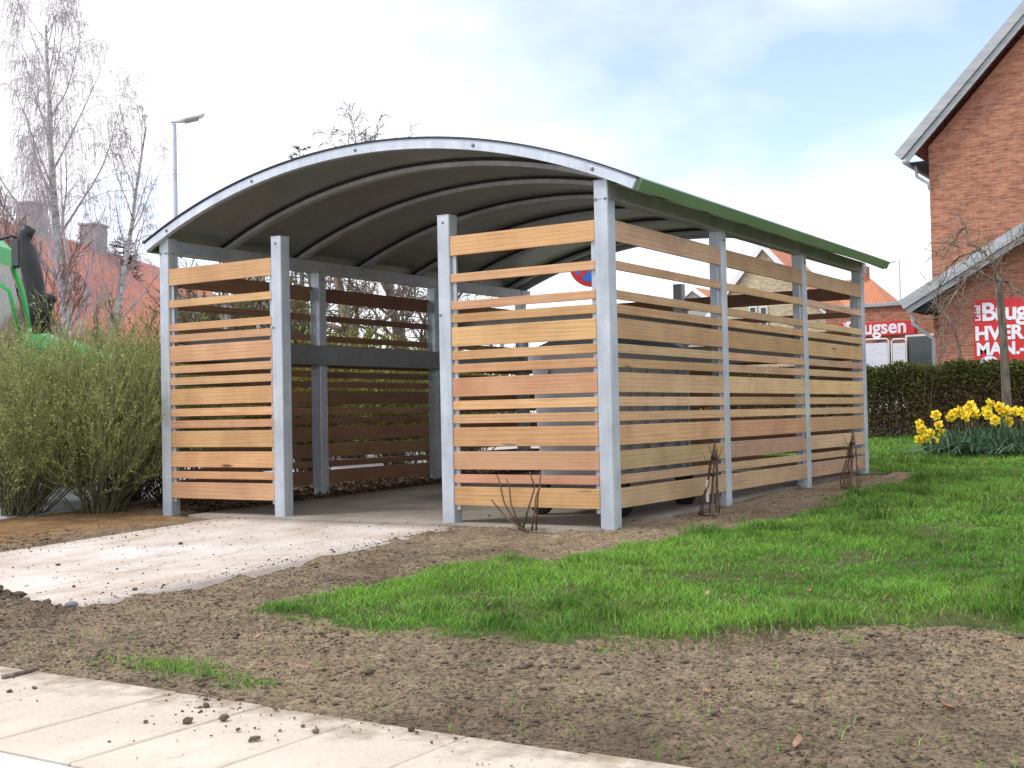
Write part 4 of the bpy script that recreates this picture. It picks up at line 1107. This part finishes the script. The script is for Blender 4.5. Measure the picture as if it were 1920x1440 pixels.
# low brick shop behind
YS = 24.42
x0 = aty(1548, 590, YS).x; x1 = aty(1790, 590, YS).x; zt = aty(1690, 573, YS).z
sh_ = thing('shop_building', 'low flat-roofed red-brick shop between the shelter and the brick house', 'building', (x0, YS, .35))
bx('wall', BRICK, sh_, 0, x1 - x0, 0, 6, -.1, zt - .35)
bx('roof_edge', GREYB, sh_, -.08, x1 - x0 + .08, -.09, 6.1, zt - .348, zt - .25, ch=.01)
def SX(px, py): w = aty(px, py, YS - .05); return w.x - x0, w.z - .35
a, zt_ = SX(1697, 628); b_, zb_ = SX(1757, 690)
wn = bx('window', WHITEP, sh_, a, b_, -.05, -.002, zb_ - .4, zt_, ch=.006)
bx('pane', GLASS, wn, a + .05, b_ - .05, -.056, -.0505, zb_ - .35, zt_ - .05)
sg = thing('shop_sign', 'long red shop sign with white lettering above the notice boards', 'sign', (x0 + SX(1573, 606)[0], YS - .06, .35 + SX(1573, 640)[1]))
ex, ez = SX(1714, 600); fx_, fz = SX(1573, 640)
zz0 = SX(1715, 625)[1]; bx('panel', REDS, sg, 0, ex - fx_, 0, .05, zz0 - fz - .02, ez - fz, ch=.006)
x_, z_ = SX(1592, 624); text_obj('lettering', 'Brugsen', .50, WHITES, sg, (x_ - fx_ - .1, -.006, z_ - fz - .06), FACE, bold=.012, sx=.97)
x_, z_ = SX(1580, 626); text_obj('lettering', 'Lokal', .13, WHITES, sg, (x_ - fx_ + .1, -.006, z_ - fz), (math.pi / 2, -math.pi / 2, 0), bold=.005)
PAPER = mat('white_notice_paper', rough=.6, build=lambda t, b: t.links.new(ramp(t, noise(t, coords(t, 'Object', (1, 1, 9)), 3, 3), [(.35, (.62, .66, .74)), (.6, (.78, .80, .84))]), b.inputs['Base Color']))
for k, (pa, pb) in enumerate([(1621, 1669), (1671.5, 1702)]):
    a, _ = SX(pa, 640); c, _ = SX(pb, 640); zt2 = SX((pa + pb) / 2, 636)[1]
    nb = thing('notice_board', ['white notice board nearer the shelter under the long red sign', 'white notice board next to the shop window under the long red sign'][k], 'notice board', (x0 + a, YS - .12, .35), 0, 'notice boards on the shop wall')
    w = c - a
    MB().tube([(.02, 0, 0), (.02, 0, zt2 - .06), (.07, 0, zt2), (w - .07, 0, zt2), (w - .02, 0, zt2 - .06), (w - .02, 0, 0)], .022, 8).build('frame', WHITEP, nb, smooth=True)
    bx('panel', PAPER, nb, .045, w - .045, -.012, .012, .3, zt2 - .10)

# cream house
def gable_house(name, label, ax, az_, zeave, half, depth, y, wallm, roofm, slope, ov=.25):
    root = thing(name, label, 'house', (ax, y, .3))
    z0 = -.2; za_ = az_ - .3; ze_ = za_ - half * slope
    MB().prism([(-half, 0, z0), (half, 0, z0), (half, 0, ze_), (0, 0, za_), (-half, 0, ze_)], (0, depth, 0)).build('wall', wallm, root)
    for s in (-1, 1):
        xe, ze2 = s * (half + ov), za_ - (half + ov) * slope
        uv_quad('roof', [(xe, -.12, ze2 + .12), (xe, depth + .1, ze2 + .12), (0, depth + .1, za_ + .12 + .002 * s), (0, -.12, za_ + .12 + .002 * s)], roofm, root)
        d = Vector((-xe, 0, za_ - ze2)).normalized(); n = Vector((-d.z, 0, d.x)); n = n if n.z > 0 else -n
        P = [Vector((xe, -.18, ze2 - .12)), Vector((0, -.18, za_ - .12)), Vector((0, -.18, za_ + .16)), Vector((xe, -.18, ze2 + .16))]
        MB().prism(P, (0, .055, 0)).build('bargeboard', WHITEP, root)
    return root
ap = aty(1432, 462, 36.0)
ch_ = gable_house('cream_house', 'cream-brick gabled house with orange roof seen through the right slat wall', ap.x, ap.z, 3, 2.75, 3.0, 36.0, CREAM, ORTILE, 1.12)
for px in (1405, 1425):
    a = aty(px, 575, 36.0); wn = bx('window', WHITEP, ch_, a.x - ap.x, a.x - ap.x + .30, -.06, -.002, a.z - .3 - 1.3, a.z - .3)
    bx('pane', GLASS, wn, a.x - ap.x + .05, a.x - ap.x + .25, -.068, -.061, a.z - .3 - 1.25, a.z - .3 - .05)
# its long orange roofed rear wing running to the right
r0 = aty(1505, 478, 39.2); r1 = aty(1622, 543, 39.2)
rw = thing('orange_roofed_house', 'house with long orange tiled roof behind the flat-roofed shop', 'house', (r0.x, 39.2, .3))
zr_ = r0.z - .3 - .75; Lw = 8.2
bx('wall', CREAM, rw, -3.5, 3.9, 0, 7, -.1, zr_ - 2.9)
uv_quad('roof', [(-4.0, -.3, zr_ - 3.1), (4.4, -.3, zr_ - 3.1), (1.6, 3.5, zr_), (-3.0, 3.5, zr_)], ORTILE, rw)
uv_quad('roof', [(4.4, -.3, zr_ - 3.1), (4.4, 7.3, zr_ - 3.1), (1.6, 3.51, zr_ + .003), (1.6, 3.5, zr_ + .003)], ORTILE, rw)
bx('chimney', BRICK, rw, 1.0, 1.5, 3.3, 3.8, zr_ - .2, zr_ + .5)
f0 = aty(1300, 548, 60)
fh = gable_house('far_house', 'distant house with orange roof seen past the rear middle post', f0.x, f0.z + .2, 3, 4.2, 8, 60, PLASTER, ORTILE, .75)

# red-roofed house on the left: long slope facing the camera
hu = Vector((RT.x, RT.y, 0)).normalized()                     # roughly across the view
hd = Vector((.0, 1, 0))
A = atd(-160, 345, 34); B = atd(330, 500, 53.4)
ridge_dir = Vector((B.x - A.x, B.y - A.y, 0)); Lr = ridge_dir.length; ridge_dir.normalize()
ang = math.atan2(ridge_dir.y, ridge_dir.x)
zr_ = (A.z + B.z) / 2 - .35
rh = thing('red_roofed_house', 'long house with red tiled roof and two chimneys behind the birches', 'house', (A.x, A.y, .3), ang)
zz1 = 6.95
def along(px):
    best = (1e9, 0.0)
    for i in range(401):
        w = A + ridge_dir * (Lr * i / 400) - CAMPOS
        e = abs(w.dot(RT) / w.dot(FW) * FPX + 960 - px)
        if e < best[0]: best = (e, Lr * i / 400)
    return best[1]
bx('wall', PLASTER, rh, 0, Lr + 2, -4.4, 4.4, -.2, 3.2)
uv_quad('roof', [(-.4, -4.9, 2.8), (Lr + 2.4, -4.9, 2.8), (Lr + 2.4, 0, zz1), (-.4, 0, zz1)], REDTILE, rh)
uv_quad('roof', [(-.4, 4.9, 2.8), (Lr + 2.4, 4.9, 2.8), (Lr + 2.4, 0, zz1 - .003), (-.4, 0, zz1 - .003)], REDTILE, rh)
for cxp in (60, 175):
    k = along(cxp)
    c_ = bx('chimney', PLASTER, rh, k - .42, k + .42, -.35, .35, zz1 - .6, zz1 + .75, ch=.02)
    bx('cap', GREYB, c_, k - .48, k + .48, -.41, .41, zz1 + .752, zz1 + .84, ch=.02)
# dormer
k = along(225)
dm = MB().prism([(k - 1.5, -4.5, 3.6), (k + 1.5, -4.5, 3.6), (k + 1.5, -4.5, 5.0), (k - 1.5, -4.5, 5.0)], (0, 3.0, 0)).build('dormer', PLASTER, rh)
bx('dormer_roof', FIBRE, rh, k - 1.8, k + 1.8, -4.8, -1.2, 5.003, 5.12)
for s in (-.7, .7):
    wn = bx('window', WHITEP, rh, k + s - .5, k + s + .5, -4.56, -4.502, 3.8, 4.8); bx('pane', GLASS, wn, k + s - .42, k + s + .42, -4.57, -4.561, 3.88, 4.72)

# ================================================================== street furniture
def lamp(label, D, px, pyt, arm, sc=1.0):
    t_ = atd(px, pyt, D); g_ = onground(t_.x, t_.y); h = t_.z - g_[2]
    root = thing('street_lamp', label, 'street lamp', g_, math.atan2(RT.y, RT.x), 'street lamps')
    MB().tube([(0, 0, -.2), (0, 0, h * .3), (0, 0, h)], [.075, .065, .05], 12).build('pole', LAMPG, root, smooth=True)
    s = sc; m = Matrix.Translation((0, 0, h + .02)) @ Matrix.Rotation(-.30, 4, 'Y') @ Matrix.Rotation(arm, 4, 'Z')
    b = MB(); sec = [(-.08, .05, .03, .10), (.10, .07, .0, .13), (.25, .15, .0, .17), (.60, .16, .0, .16), (.74, .13, .03, .12), (.78, .08, .06, .09)]
    V = []; F = []
    for (x, w, z0, z1) in sec: V += [m @ Vector((x * s, y * s, z * s)) for y, z in ((-w, z0 + .03), (-w * .9, z0), (w * .9, z0), (w, z0 + .03), (w * .7, z1), (-w * .7, z1))]
    for i in range(len(sec) - 1):
        for k in range(6): F.append((i * 6 + k, i * 6 + (k + 1) % 6, i * 6 + 6 + (k + 1) % 6, i * 6 + 6 + k))
    F += [tuple(range(5, -1, -1)), tuple(range(len(V) - 6, len(V)))]
    b.add(V, F); hd_ = b.build('lamp_head', LAMPW, root)
    MB().box(.26 * s, .60 * s, -.12 * s, .12 * s, -.035, -.002, ch=.01, m=m).build('diffuser', LAMPL, hd_)
lamp('tall grey street lamp rising behind the left end of the arched roof', 30, 327, 233, .35)
lamp('distant thin street lamp behind the flat-roofed shop', 70, 1686, 488, 2.6)
# no-stopping sign behind the shelter
sc_ = atd(1109, 496, 16.4); gs = onground(sc_.x, sc_.y)
ns = thing('traffic_sign', 'round blue no-stopping sign with red rim behind the shelter', 'sign', gs, math.atan2(RT.y, RT.x))
hz = sc_.z - gs[2]
MB().tube([(.06, .05, -.3), (.06, .05, hz + .25)], .03, 10).build('pole', ZINC, ns, smooth=True)
MB().lathe([(.295, -.008), (.30, 0), (.295, .008)], (0, 0, hz), 'y', 48).build('rim', REDS, ns)
MB().lathe([(.235, -.0105), (.235, -.0085)], (0, 0, hz), 'y', 48).build('disc', BLUES, ns)
for s in (1, -1):
    o = MB().box(-.235, .235, -.0135, -.011 - .0004 * s, -.03, .03).build('cross_bar', REDS, ns); o.location = (0, 0, hz); o.rotation_euler = (0, s * math.pi / 4, 0)

# ================================================================== tractor behind the bushes
TX = Vector((RT.x, RT.y, 0)).normalized()
tb = atd(40, 925, 14.0)
tr = thing('tractor', 'green tractor with black exhaust stack parked behind the bushes', 'tractor', (tb.x, tb.y, float(gz(tb.x, tb.y))), math.atan2(TX.y, TX.x))
def TP(px, py, dd=0.0):      # tractor-local coordinates of a pixel at the tractor's side plane
    w = atd(px, py, 14.0 + dd) - Vector(tr.location)
    return Vector((w.dot(TX), w.dot(Vector((-TX.y, TX.x, 0))), w.z))
# bonnet: lofted section falling to the nose
b = MB(); V = []; F = []
for (px, top, bot, w) in ((48, 612, 740, .38), (90, 628, 745, .40), (150, 645, 750, .40), (205, 668, 755, .38), (238, 695, 760, .34), (250, 725, 765, .28)):
    t_ = TP(px, top); bo = TP(px, bot); x = t_.x; yc = .25
    V += [(x, yc - w, bo.z), (x, yc - w, t_.z - .16), (x, yc - w * .7, t_.z - .03), (x, yc, t_.z), (x, yc + w * .7, t_.z - .03), (x, yc + w, t_.z - .16), (x, yc + w, bo.z)]
for i in range(5):
    for k in range(7): F.append((i * 7 + k, i * 7 + (k + 1) % 7, i * 7 + 7 + (k + 1) % 7, i * 7 + 7 + k))
F += [tuple(range(6, -1, -1)), tuple(range(35, 42))]
b.add(V, F).build('bonnet', TRACG, tr)
x0 = TP(0, 700).x
bx('chassis', TRACB, tr, x0 - 1.5, TP(225, 700).x, .05, .45, .55, 1.05, ch=.03)
# cab
roofz = TP(20, 432).z
V = []; F = []
xs = [x0 - 2.0, x0 - 1.7, x0 - .55, x0 - .18, x0 - .08]; zt = [roofz - .1, roofz + .06, roofz + .06, roofz - .03, roofz - .14]
for x, z in zip(xs, zt): V += [(x, -.62, z - .2), (x, -.62, z - .06), (x, -.45, z), (x, .55, z), (x, .72, z - .06), (x, .72, z - .2)]
for i in range(4):
    for k in range(6): F.append((i * 6 + k, i * 6 + (k + 1) % 6, i * 6 + 6 + (k + 1) % 6, i * 6 + 6 + k))
F += [tuple(range(5, -1, -1)), tuple(range(24, 30))]
MB().add(V, F).build('cab_roof', TRACG, tr, smooth=False)
pb = TP(42, 640)
for y in (-.58, .68):
    MB().tube([(x0 - .16, y, roofz - .2), (x0 - .02, y, (roofz + pb.z) / 2), (pb.x - .05, y, pb.z - .5)], .035, 8).build('pillar', TRACG, tr, smooth=True)
    MB().tube([(x0 - 1.5, y, roofz - .2), (x0 - 1.55, y, 1.3)], .04, 8).build('pillar', TRACG, tr, smooth=True)
    mesh_obj('side_window', [(x0 - 1.45, y, roofz - .25), (x0 - .18, y, roofz - .25), (pb.x - .09, y, pb.z - .45), (x0 - 1.5, y, pb.z - .45)], [(0, 1, 2, 3)], CABGLASS, tr)
bx('cab_body', TRACB, tr, x0 - 1.5, pb.x - .05, -.5, 1.0, .75, pb.z - .46, ch=.03)
bx('seat', TRACB, tr, x0 - 1.1, x0 - .65, 0, .5, 1.2, 2.05, ch=.06)
bx('warning_plate', REDS, tr, x0 - .12, x0 + .07, -.64, -.625, TP(5, 595).z, TP(5, 573).z)
MB().tube([TP(33, 520, -.1) + Vector((0, -.55, 0)), TP(36, 540, -.1) + Vector((0, -.6, 0)), TP(58, 556, -.1) + Vector((0, -.6, 0)), TP(62, 600, -.1) + Vector((0, -.5, 0)), TP(64, 640) + Vector((0, -.4, 0))], .022, 8).build('grab_rail', TRACG, tr, smooth=True)
# exhaust stack with a curved top
off = Vector((0, -.35, 0))
P = [TP(101, 628), TP(94, 580), TP(83, 520), TP(73, 478), TP(66, 462), TP(72, 445), TP(79, 434)]
MB().tube([p + off for p in P], [.10, .105, .11, .108, .085, .078, .072], 16).build('exhaust_stack', TRACB, tr, smooth=True)
MB().tube([TP(104, 610) + off, TP(110, 582) + off, TP(112, 568) + off], [.06, .07, .075], 14).build('air_intake', TRACB, tr, smooth=True)
MB().lathe([(.05, -.02), (.085, 0), (.09, .06), (.07, .085)], TP(111, 572) + off, 'z', 16).build('intake_cap', TRACB, tr, smooth=True)
MB().tube([TP(20, 475) + Vector((0, -.6, 0)), TP(45, 468) + Vector((0, -.75, 0)), TP(76, 461) + Vector((0, -.8, 0)), TP(84, 465) + Vector((0, -.8, 0))], .018, 8).build('mirror_arm', TRACB, tr, smooth=True)
m0 = TP(83, 490) + Vector((0, -.8, 0))
mr = MB().box(m0.x - .045, m0.x + .045, m0.y - .03, m0.y + .03, m0.z - .17, m0.z + .15, ch=.02).build('mirror', TRACB, tr)
bx('mirror_glass', GLASS, mr, m0.x - .035, m0.x + .035, m0.y - .036, m0.y - .031, m0.z - .15, m0.z + .13)
def wheel(x, y, r, w):
    o = MB().lathe([(r * .55, -w / 2), (r * .9, -w / 2), (r, -w * .36), (r, w * .36), (r * .9, w / 2), (r * .55, w / 2)], (x, y, r), 'y', 36)
    for k in range(22):
        a = 2 * math.pi * k / 22
        for s in (-1, 1):
            aa = a + (.07 if s > 0 else 0)
            m = Matrix.Translation((x, y + s * w * .22, r)) @ Matrix.Rotation(aa, 4, 'Y') @ Matrix.Rotation(s * .5, 4, 'Z')
            o.box(r * .985, r * 1.05, -w * .25, w * .25, -.03, .03, m=m)
    t_ = o.build('tyre', TYRE, tr)
    MB().lathe([(r * .2, -w * .30), (r * .5, -w * .25), (r * .545, -w * .42), (r * .545, w * .42), (r * .5, w * .25), (r * .2, w * .3)], (x, y, r), 'y', 24).build('rim', YELL if False else mat('rim_grey', (.35, .36, .36), .5), t_)
fx = TP(52, 900).x
wheel(fx, -.75, .62, .42); wheel(fx, 1.25, .62, .42)
wheel(x0 - 1.55, -.85, .88, .55); wheel(x0 - 1.55, 1.35, .88, .55)

# ================================================================== grass, clods, leaves
def grass(name, label, n, xr_, yr_, hmin, hmax, wid, seed, far=False):
    rng = np.random.default_rng(seed)
    X = rng.uniform(*xr_, n); Y = rng.uniform(*yr_, n)
    lv_ = lawn_val(X, Y)
    tuft = vnoise(X, Y, .22, 41); pat = vnoise(X, Y, .8, 42)
    if not far:
        tf2 = np.exp(-(((X - .32) / .30) ** 2 + ((Y + 4.22) / .09) ** 2)) + .8 * np.exp(-(((X - .75) / .16) ** 2 + ((Y + 4.27) / .07) ** 2))
        keep = (lv_ > .16 * rng.random(n) ** 1.5 - .05) | (rng.random(n) < .012 * (Y > -4.4) * (X > -1.1)) | (rng.random(n) < tf2 * .75)
        keep &= ~((X < .15) & (Y > -.12)) & ~((X < -1.12) & (X > -3.6))
    else: keep = lv_ > 0
    keep &= Y > -4.46
    bare_ = vnoise(X, Y, .17, 45) * .6 + vnoise(X, Y, .55, 46) * .4
    keep &= (rng.random(n) < np.clip((bare_ - .20) * 4.5, .12, 1)) | far | (Y < -3.9)
    X, Y, tuft, pat, lv_ = X[keep], Y[keep], tuft[keep], pat[keep], lv_[keep]
    m = len(X); Z = gheight(X, Y) - .006
    on = np.clip(lv_ / .15, 0, 1)
    if not far: on = np.maximum(on, (Y < -3.9).astype(float))
    big = np.clip((vnoise(X, Y, .13, 47) - .66) * 5, 0, 1) * np.clip((vnoise(X, Y, .9, 48) - .3) * 2.5, 0, 1)
    H = rng.uniform(hmin, hmax, m) * (.35 + .75 * tuft) * (.6 + .4 * on) * (.7 + .5 * pat) * (1 + 1.5 * big)
    W = wid * rng.uniform(.6, 1.3, m)
    a = rng.uniform(0, 2 * np.pi, m); lean = rng.uniform(.1, 1.5, m) * H
    fa = rng.uniform(0, 2 * np.pi, m)
    dx, dy = np.cos(a), np.sin(a); sx, sy = np.cos(fa) * W, np.sin(fa) * W
    V = np.zeros((m, 5, 3))
    V[:, 0] = np.stack([X - sx, Y - sy, Z], -1); V[:, 1] = np.stack([X + sx, Y + sy, Z], -1)
    mxx, myy, mzz = X + dx * lean * .35, Y + dy * lean * .35, Z + H * .6
    V[:, 2] = np.stack([mxx - sx * .75, myy - sy * .75, mzz], -1); V[:, 3] = np.stack([mxx + sx * .75, myy + sy * .75, mzz], -1)
    V[:, 4] = np.stack([X + dx * lean, Y + dy * lean, Z + H * .95], -1)
    base = np.arange(m)[:, None] * 5
    Fq = base + np.array([[0, 1, 3, 2]]); Ft = base + np.array([[2, 3, 4]])
    c0 = np.array([.092, .265, .028]); c1 = np.array([.23, .42, .058]); c2 = np.array([.34, .32, .16])
    u = np.clip(pat * .7 + rng.normal(0, .25, m) + .1, 0, 1)[:, None]
    c = c0 * (1 - u) + c1 * u
    c = c * (1 - .45 * big[:, None])
    c = np.where((rng.random(m) < .07)[:, None], c2, c) * rng.uniform(.4, 1.6, (m, 1)) * (.75 + .5 * vnoise(X, Y, .35, 49))[:, None]
    o = fast_mesh(name, V.reshape(-1, 3), [Fq, Ft], GRASS, tint=np.repeat(c, 5, axis=0))
    return tag(o, label, 'grass', None, 'stuff')
grass('grass', 'short uneven grass growing on the lawn nearest the soil', 330000, (-.9, 4.3), (-4.46, .6), .022, .062, .0019, 201)
grass('grass', 'grass growing on the lawn beside the right slat wall', 150000, (-.5, 5.5), (.6, 6.2), .03, .075, .0030, 202)
grass('grass', 'grass growing on the far lawn up to the hedge', 150000, (-6, 6.5), (6.2, 15.0), .035, .085, .0055, 203, True)

# soil clods
def lumps(name, X, Y, Z, R, m, seed, label, cat):
    rng = np.random.default_rng(seed); k = len(X)
    t_ = (1 + 5 ** .5) / 2
    iv = np.array([(-1, t_, 0), (1, t_, 0), (-1, -t_, 0), (1, -t_, 0), (0, -1, t_), (0, 1, t_), (0, -1, -t_), (0, 1, -t_), (t_, 0, -1), (t_, 0, 1), (-t_, 0, -1), (-t_, 0, 1)]) / math.sqrt(1 + t_ * t_)
    fi = np.array([(0, 11, 5), (0, 5, 1), (0, 1, 7), (0, 7, 10), (0, 10, 11), (1, 5, 9), (5, 11, 4), (11, 10, 2), (10, 7, 6), (7, 1, 8), (3, 9, 4), (3, 4, 2), (3, 2, 6), (3, 6, 8), (3, 8, 9), (4, 9, 5), (2, 4, 11), (6, 2, 10), (8, 6, 7), (9, 8, 1)])
    if k > 20000:
        iv = np.array([(1, 0, 0), (-1, 0, 0), (0, 1, 0), (0, -1, 0), (0, 0, 1), (0, 0, -1.)])
        fi = np.array([(0, 2, 4), (2, 1, 4), (1, 3, 4), (3, 0, 4), (2, 0, 5), (1, 2, 5), (3, 1, 5), (0, 3, 5)])
    nv = len(iv)
    V = iv[None] * R[:, None, None] * rng.uniform(.65, 1.3, (k, nv, 1)) * np.stack([rng.uniform(.8, 1.4, k), rng.uniform(.8, 1.4, k), rng.uniform(.5, .85, k)], -1)[:, None, :]
    a = rng.uniform(0, 6.28, k); c, s = np.cos(a)[:, None], np.sin(a)[:, None]
    x, y = V[..., 0] * c - V[..., 1] * s, V[..., 0] * s + V[..., 1] * c
    V = np.stack([x + X[:, None], y + Y[:, None], V[..., 2] + Z[:, None]], -1)
    F = (np.arange(k)[:, None, None] * nv + fi[None]).reshape(-1, 3)
    o = fast_mesh(name, V.reshape(-1, 3), F, m, smooth=False)
    return tag(o, label, cat, None, 'stuff')
rng = np.random.default_rng(301)
n = 120000
X = rng.uniform(-4.6, 4.4, n); Y = np.where(rng.random(n) < .75, rng.uniform(-4.46, -1.2, n), rng.uniform(-1.2, 6, n))
drv = (X > -3.55) & (X < -1.15) & (Y > -3.45); ins = (X > -4.0) & (X < .12) & (Y > -.10); lw = lawn_val(X, Y) > .03
dens = vnoise(X, Y, .35, 43)
keep = ~drv & ~ins & ~lw & (rng.random(n) < .25 + .9 * dens)
X, Y = X[keep], Y[keep]; R = .0032 * np.exp(rng.normal(0, .55, len(X))); R = np.clip(R, .0016, .02)
lumps('soil_clods', X, Y, gheight(X, Y) + R * .25, R, CLOD, 302, 'crumbs and clods of brown soil', 'soil')
# crumbs spilt on the pavement and the driveway
n = 2600
X = rng.uniform(-2.5, 3.6, n); Y = -4.47 - np.abs(rng.normal(0, .20, n)); k_ = (Y > -5.22) & (rng.random(n) < np.clip(vnoise(X, Y, .3, 44) * 1.8 - .75, .03, 1)); X, Y = X[k_], Y[k_]
R1 = np.clip(.0021 * np.exp(rng.normal(0, .7, len(X))), .0012, .014)
n = 1700
X2_ = rng.uniform(-3.5, -1.2, n); Y2_ = rng.uniform(-3.45, .6, n); ed = rng.random(n) < .5
X2_ = np.where(ed, np.where(rng.random(n) < .7, -1.15 - np.abs(rng.normal(0, .15, n)), -3.55 + np.abs(rng.normal(0, .12, n))), X2_)
R2 = np.clip(.0026 * np.exp(rng.normal(0, .55, n)), .0014, .014)
lumps('soil_crumbs', np.r_[X, X2_], np.r_[Y, Y2_], np.r_[np.full(len(X), -.148) + R1 * .5, gz(X2_, Y2_) + R2 * .5], np.r_[R1, R2], CLOD, 303, 'dark soil crumbs spilt on paving and driveway', 'soil')
# bigger clods of the heap
n = 500
X = rng.normal(-1.93, .2, n); Y = rng.normal(-3.62, .14, n); R = rng.uniform(.008, .028, n)
lumps('heap_clods', X, Y, gheight(X, Y) + R * .3, R, CLOD, 304, 'coarse clods on the soil heap by the driveway end', 'soil')
# straw and root bits
n = 5200
X = rng.uniform(-1.6, 4.2, n); Y = rng.uniform(-4.44, -1, n); k_ = (lawn_val(X, Y) < .02) & ~((X < -1.1) & (Y > -3.5)); X, Y = X[k_], Y[k_]
a = rng.uniform(0, 6.28, len(X)); Ls = rng.uniform(.008, .045, len(X)); Z = gheight(X, Y) + .006
Sg = np.stack([X, Y, Z, X + np.cos(a) * Ls, Y + np.sin(a) * Ls, Z + rng.uniform(-.004, .008, len(X)), np.full(len(X), .0009), np.full(len(X), .0006)], -1)
tag(segs_mesh('straw_bits', Sg, TWIG, None, 3, tint=np.array([(.30, .24, .15)]) * rng.uniform(.5, 1.3, (len(X), 1))), 'fine dry straw and root bits on the soil', 'straw', None, 'stuff')
# leaf litter along the inside of the left wall
n = 9000
X = rng.uniform(-5.1, -3.93, n); Y = rng.uniform(.3, 5.8, n); Ls = rng.uniform(.02, .06, n)
C = np.stack([X, Y, gheight(X, Y) + rng.uniform(.0, .03, n)], -1); D = np.stack([rng.normal(0, 1, n), rng.normal(0, 1, n), rng.normal(0, .3, n)], -1)
V, F = leaves_arrays(C, D, Ls, Ls * .6, rng)
tag(fast_mesh('leaf_litter', V, F, TWIG, tint=np.repeat(np.array([(.065, .042, .026)]) * rng.uniform(.4, 2.2, (n, 1)), 4, axis=0)), 'brown leaf litter along the foot of the left slat wall', 'leaves', None, 'stuff')
# single dry leaves
lm = None
for (px, py, s) in [(485, 1195, 1.2), (1240, 1122, .9), (1328, 1133, 1.0), (918, 1157, .9), (1385, 1108, .9), (1498, 1390, 1.3), (1775, 1310, 1.4), (1320, 1290, 1.0), (1516, 1118, .8), (1665, 1135, .9), (1250, 1300, .7), (900, 1265, .7), (1700, 1065, .8), (1825, 1070, .8)]:
    g_ = G(px, py)
    if lm is None:
        b = MB(); pr = [(-.5, 0), (-.3, .2), (.0, .3), (.3, .2), (.55, 0), (.3, -.22), (0, -.3), (-.3, -.2)]
        b.add([(x * .05, y * .05, .014 * abs(y) * 2 + .01 * x * x * 4) for x, y in pr] + [(0, 0, -.001), (.25 * .05, 0, 0), (-.25 * .05, 0, 0)], [(0, 10, 1), (10, 2, 1), (10, 8, 2), (8, 9, 2), (9, 3, 2), (9, 4, 3), (0, 7, 10), (7, 6, 10), (10, 6, 8), (8, 6, 9), (6, 5, 9), (9, 5, 4)])
        o = b.build('dry_leaf', DRYL, None); lm = o.data
    else: o = bpy.data.objects.new('dry_leaf', lm); link(o)
    lvv = float(lawn_val(np.array([g_.x]), np.array([g_.y]))[0])
    if lvv > 0: tag(o, 'curled brown dry leaf caught in the grass of the lawn', 'leaf', 'dry leaves in the grass')
    else: tag(o, 'curled brown dry leaf lying on the bare soil', 'leaf', 'dry leaves on the soil')
    o.location = (g_.x, g_.y, g_.z + (.04 if lvv > 0 else .012)); o.rotation_euler = (rnd.uniform(-.5, .5), rnd.uniform(-.5, .5), rnd.uniform(0, 6)); o.scale = (s * .8,) * 3
g_ = G(134, 1138)
b = MB(); b.lathe([(.004, -.016), (.024, -.012), (.034, 0), (.026, .012), (.006, .018)], (0, 0, 0), 'z', 12)
o = b.build('stone', PEB, None, smooth=True); tag(o, 'dark grey stone at the soil-covered end of the driveway', 'stone'); o.location = (g_.x, g_.y, g_.z + .012)
g_ = G(72, 1262)
P = [aty(px, py, -4.5) for px, py in ((5, 1274), (25, 1270), (55, 1262), (85, 1252))]
P = [G(px, py) for px, py in ((5, 1274), (25, 1270), (55, 1262), (72, 1258))]
o = MB().tube([Vector((p.x, p.y, -.140)) for p in P], [.009, .008, .008, .005], 6).build('stick', MATS['grey_brown_bark'], None, smooth=True)
tag(o, 'thin brown stick lying across the edge of the paving', 'stick')
print('tris', sum(len(o.data.loop_triangles) if False else sum(max(0, len(p.vertices) - 2) for p in o.data.polygons) if len(o.data.polygons) < 2000 else len(o.data.polygons) * 2 for o in bpy.data.objects if o.type == 'MESH'))
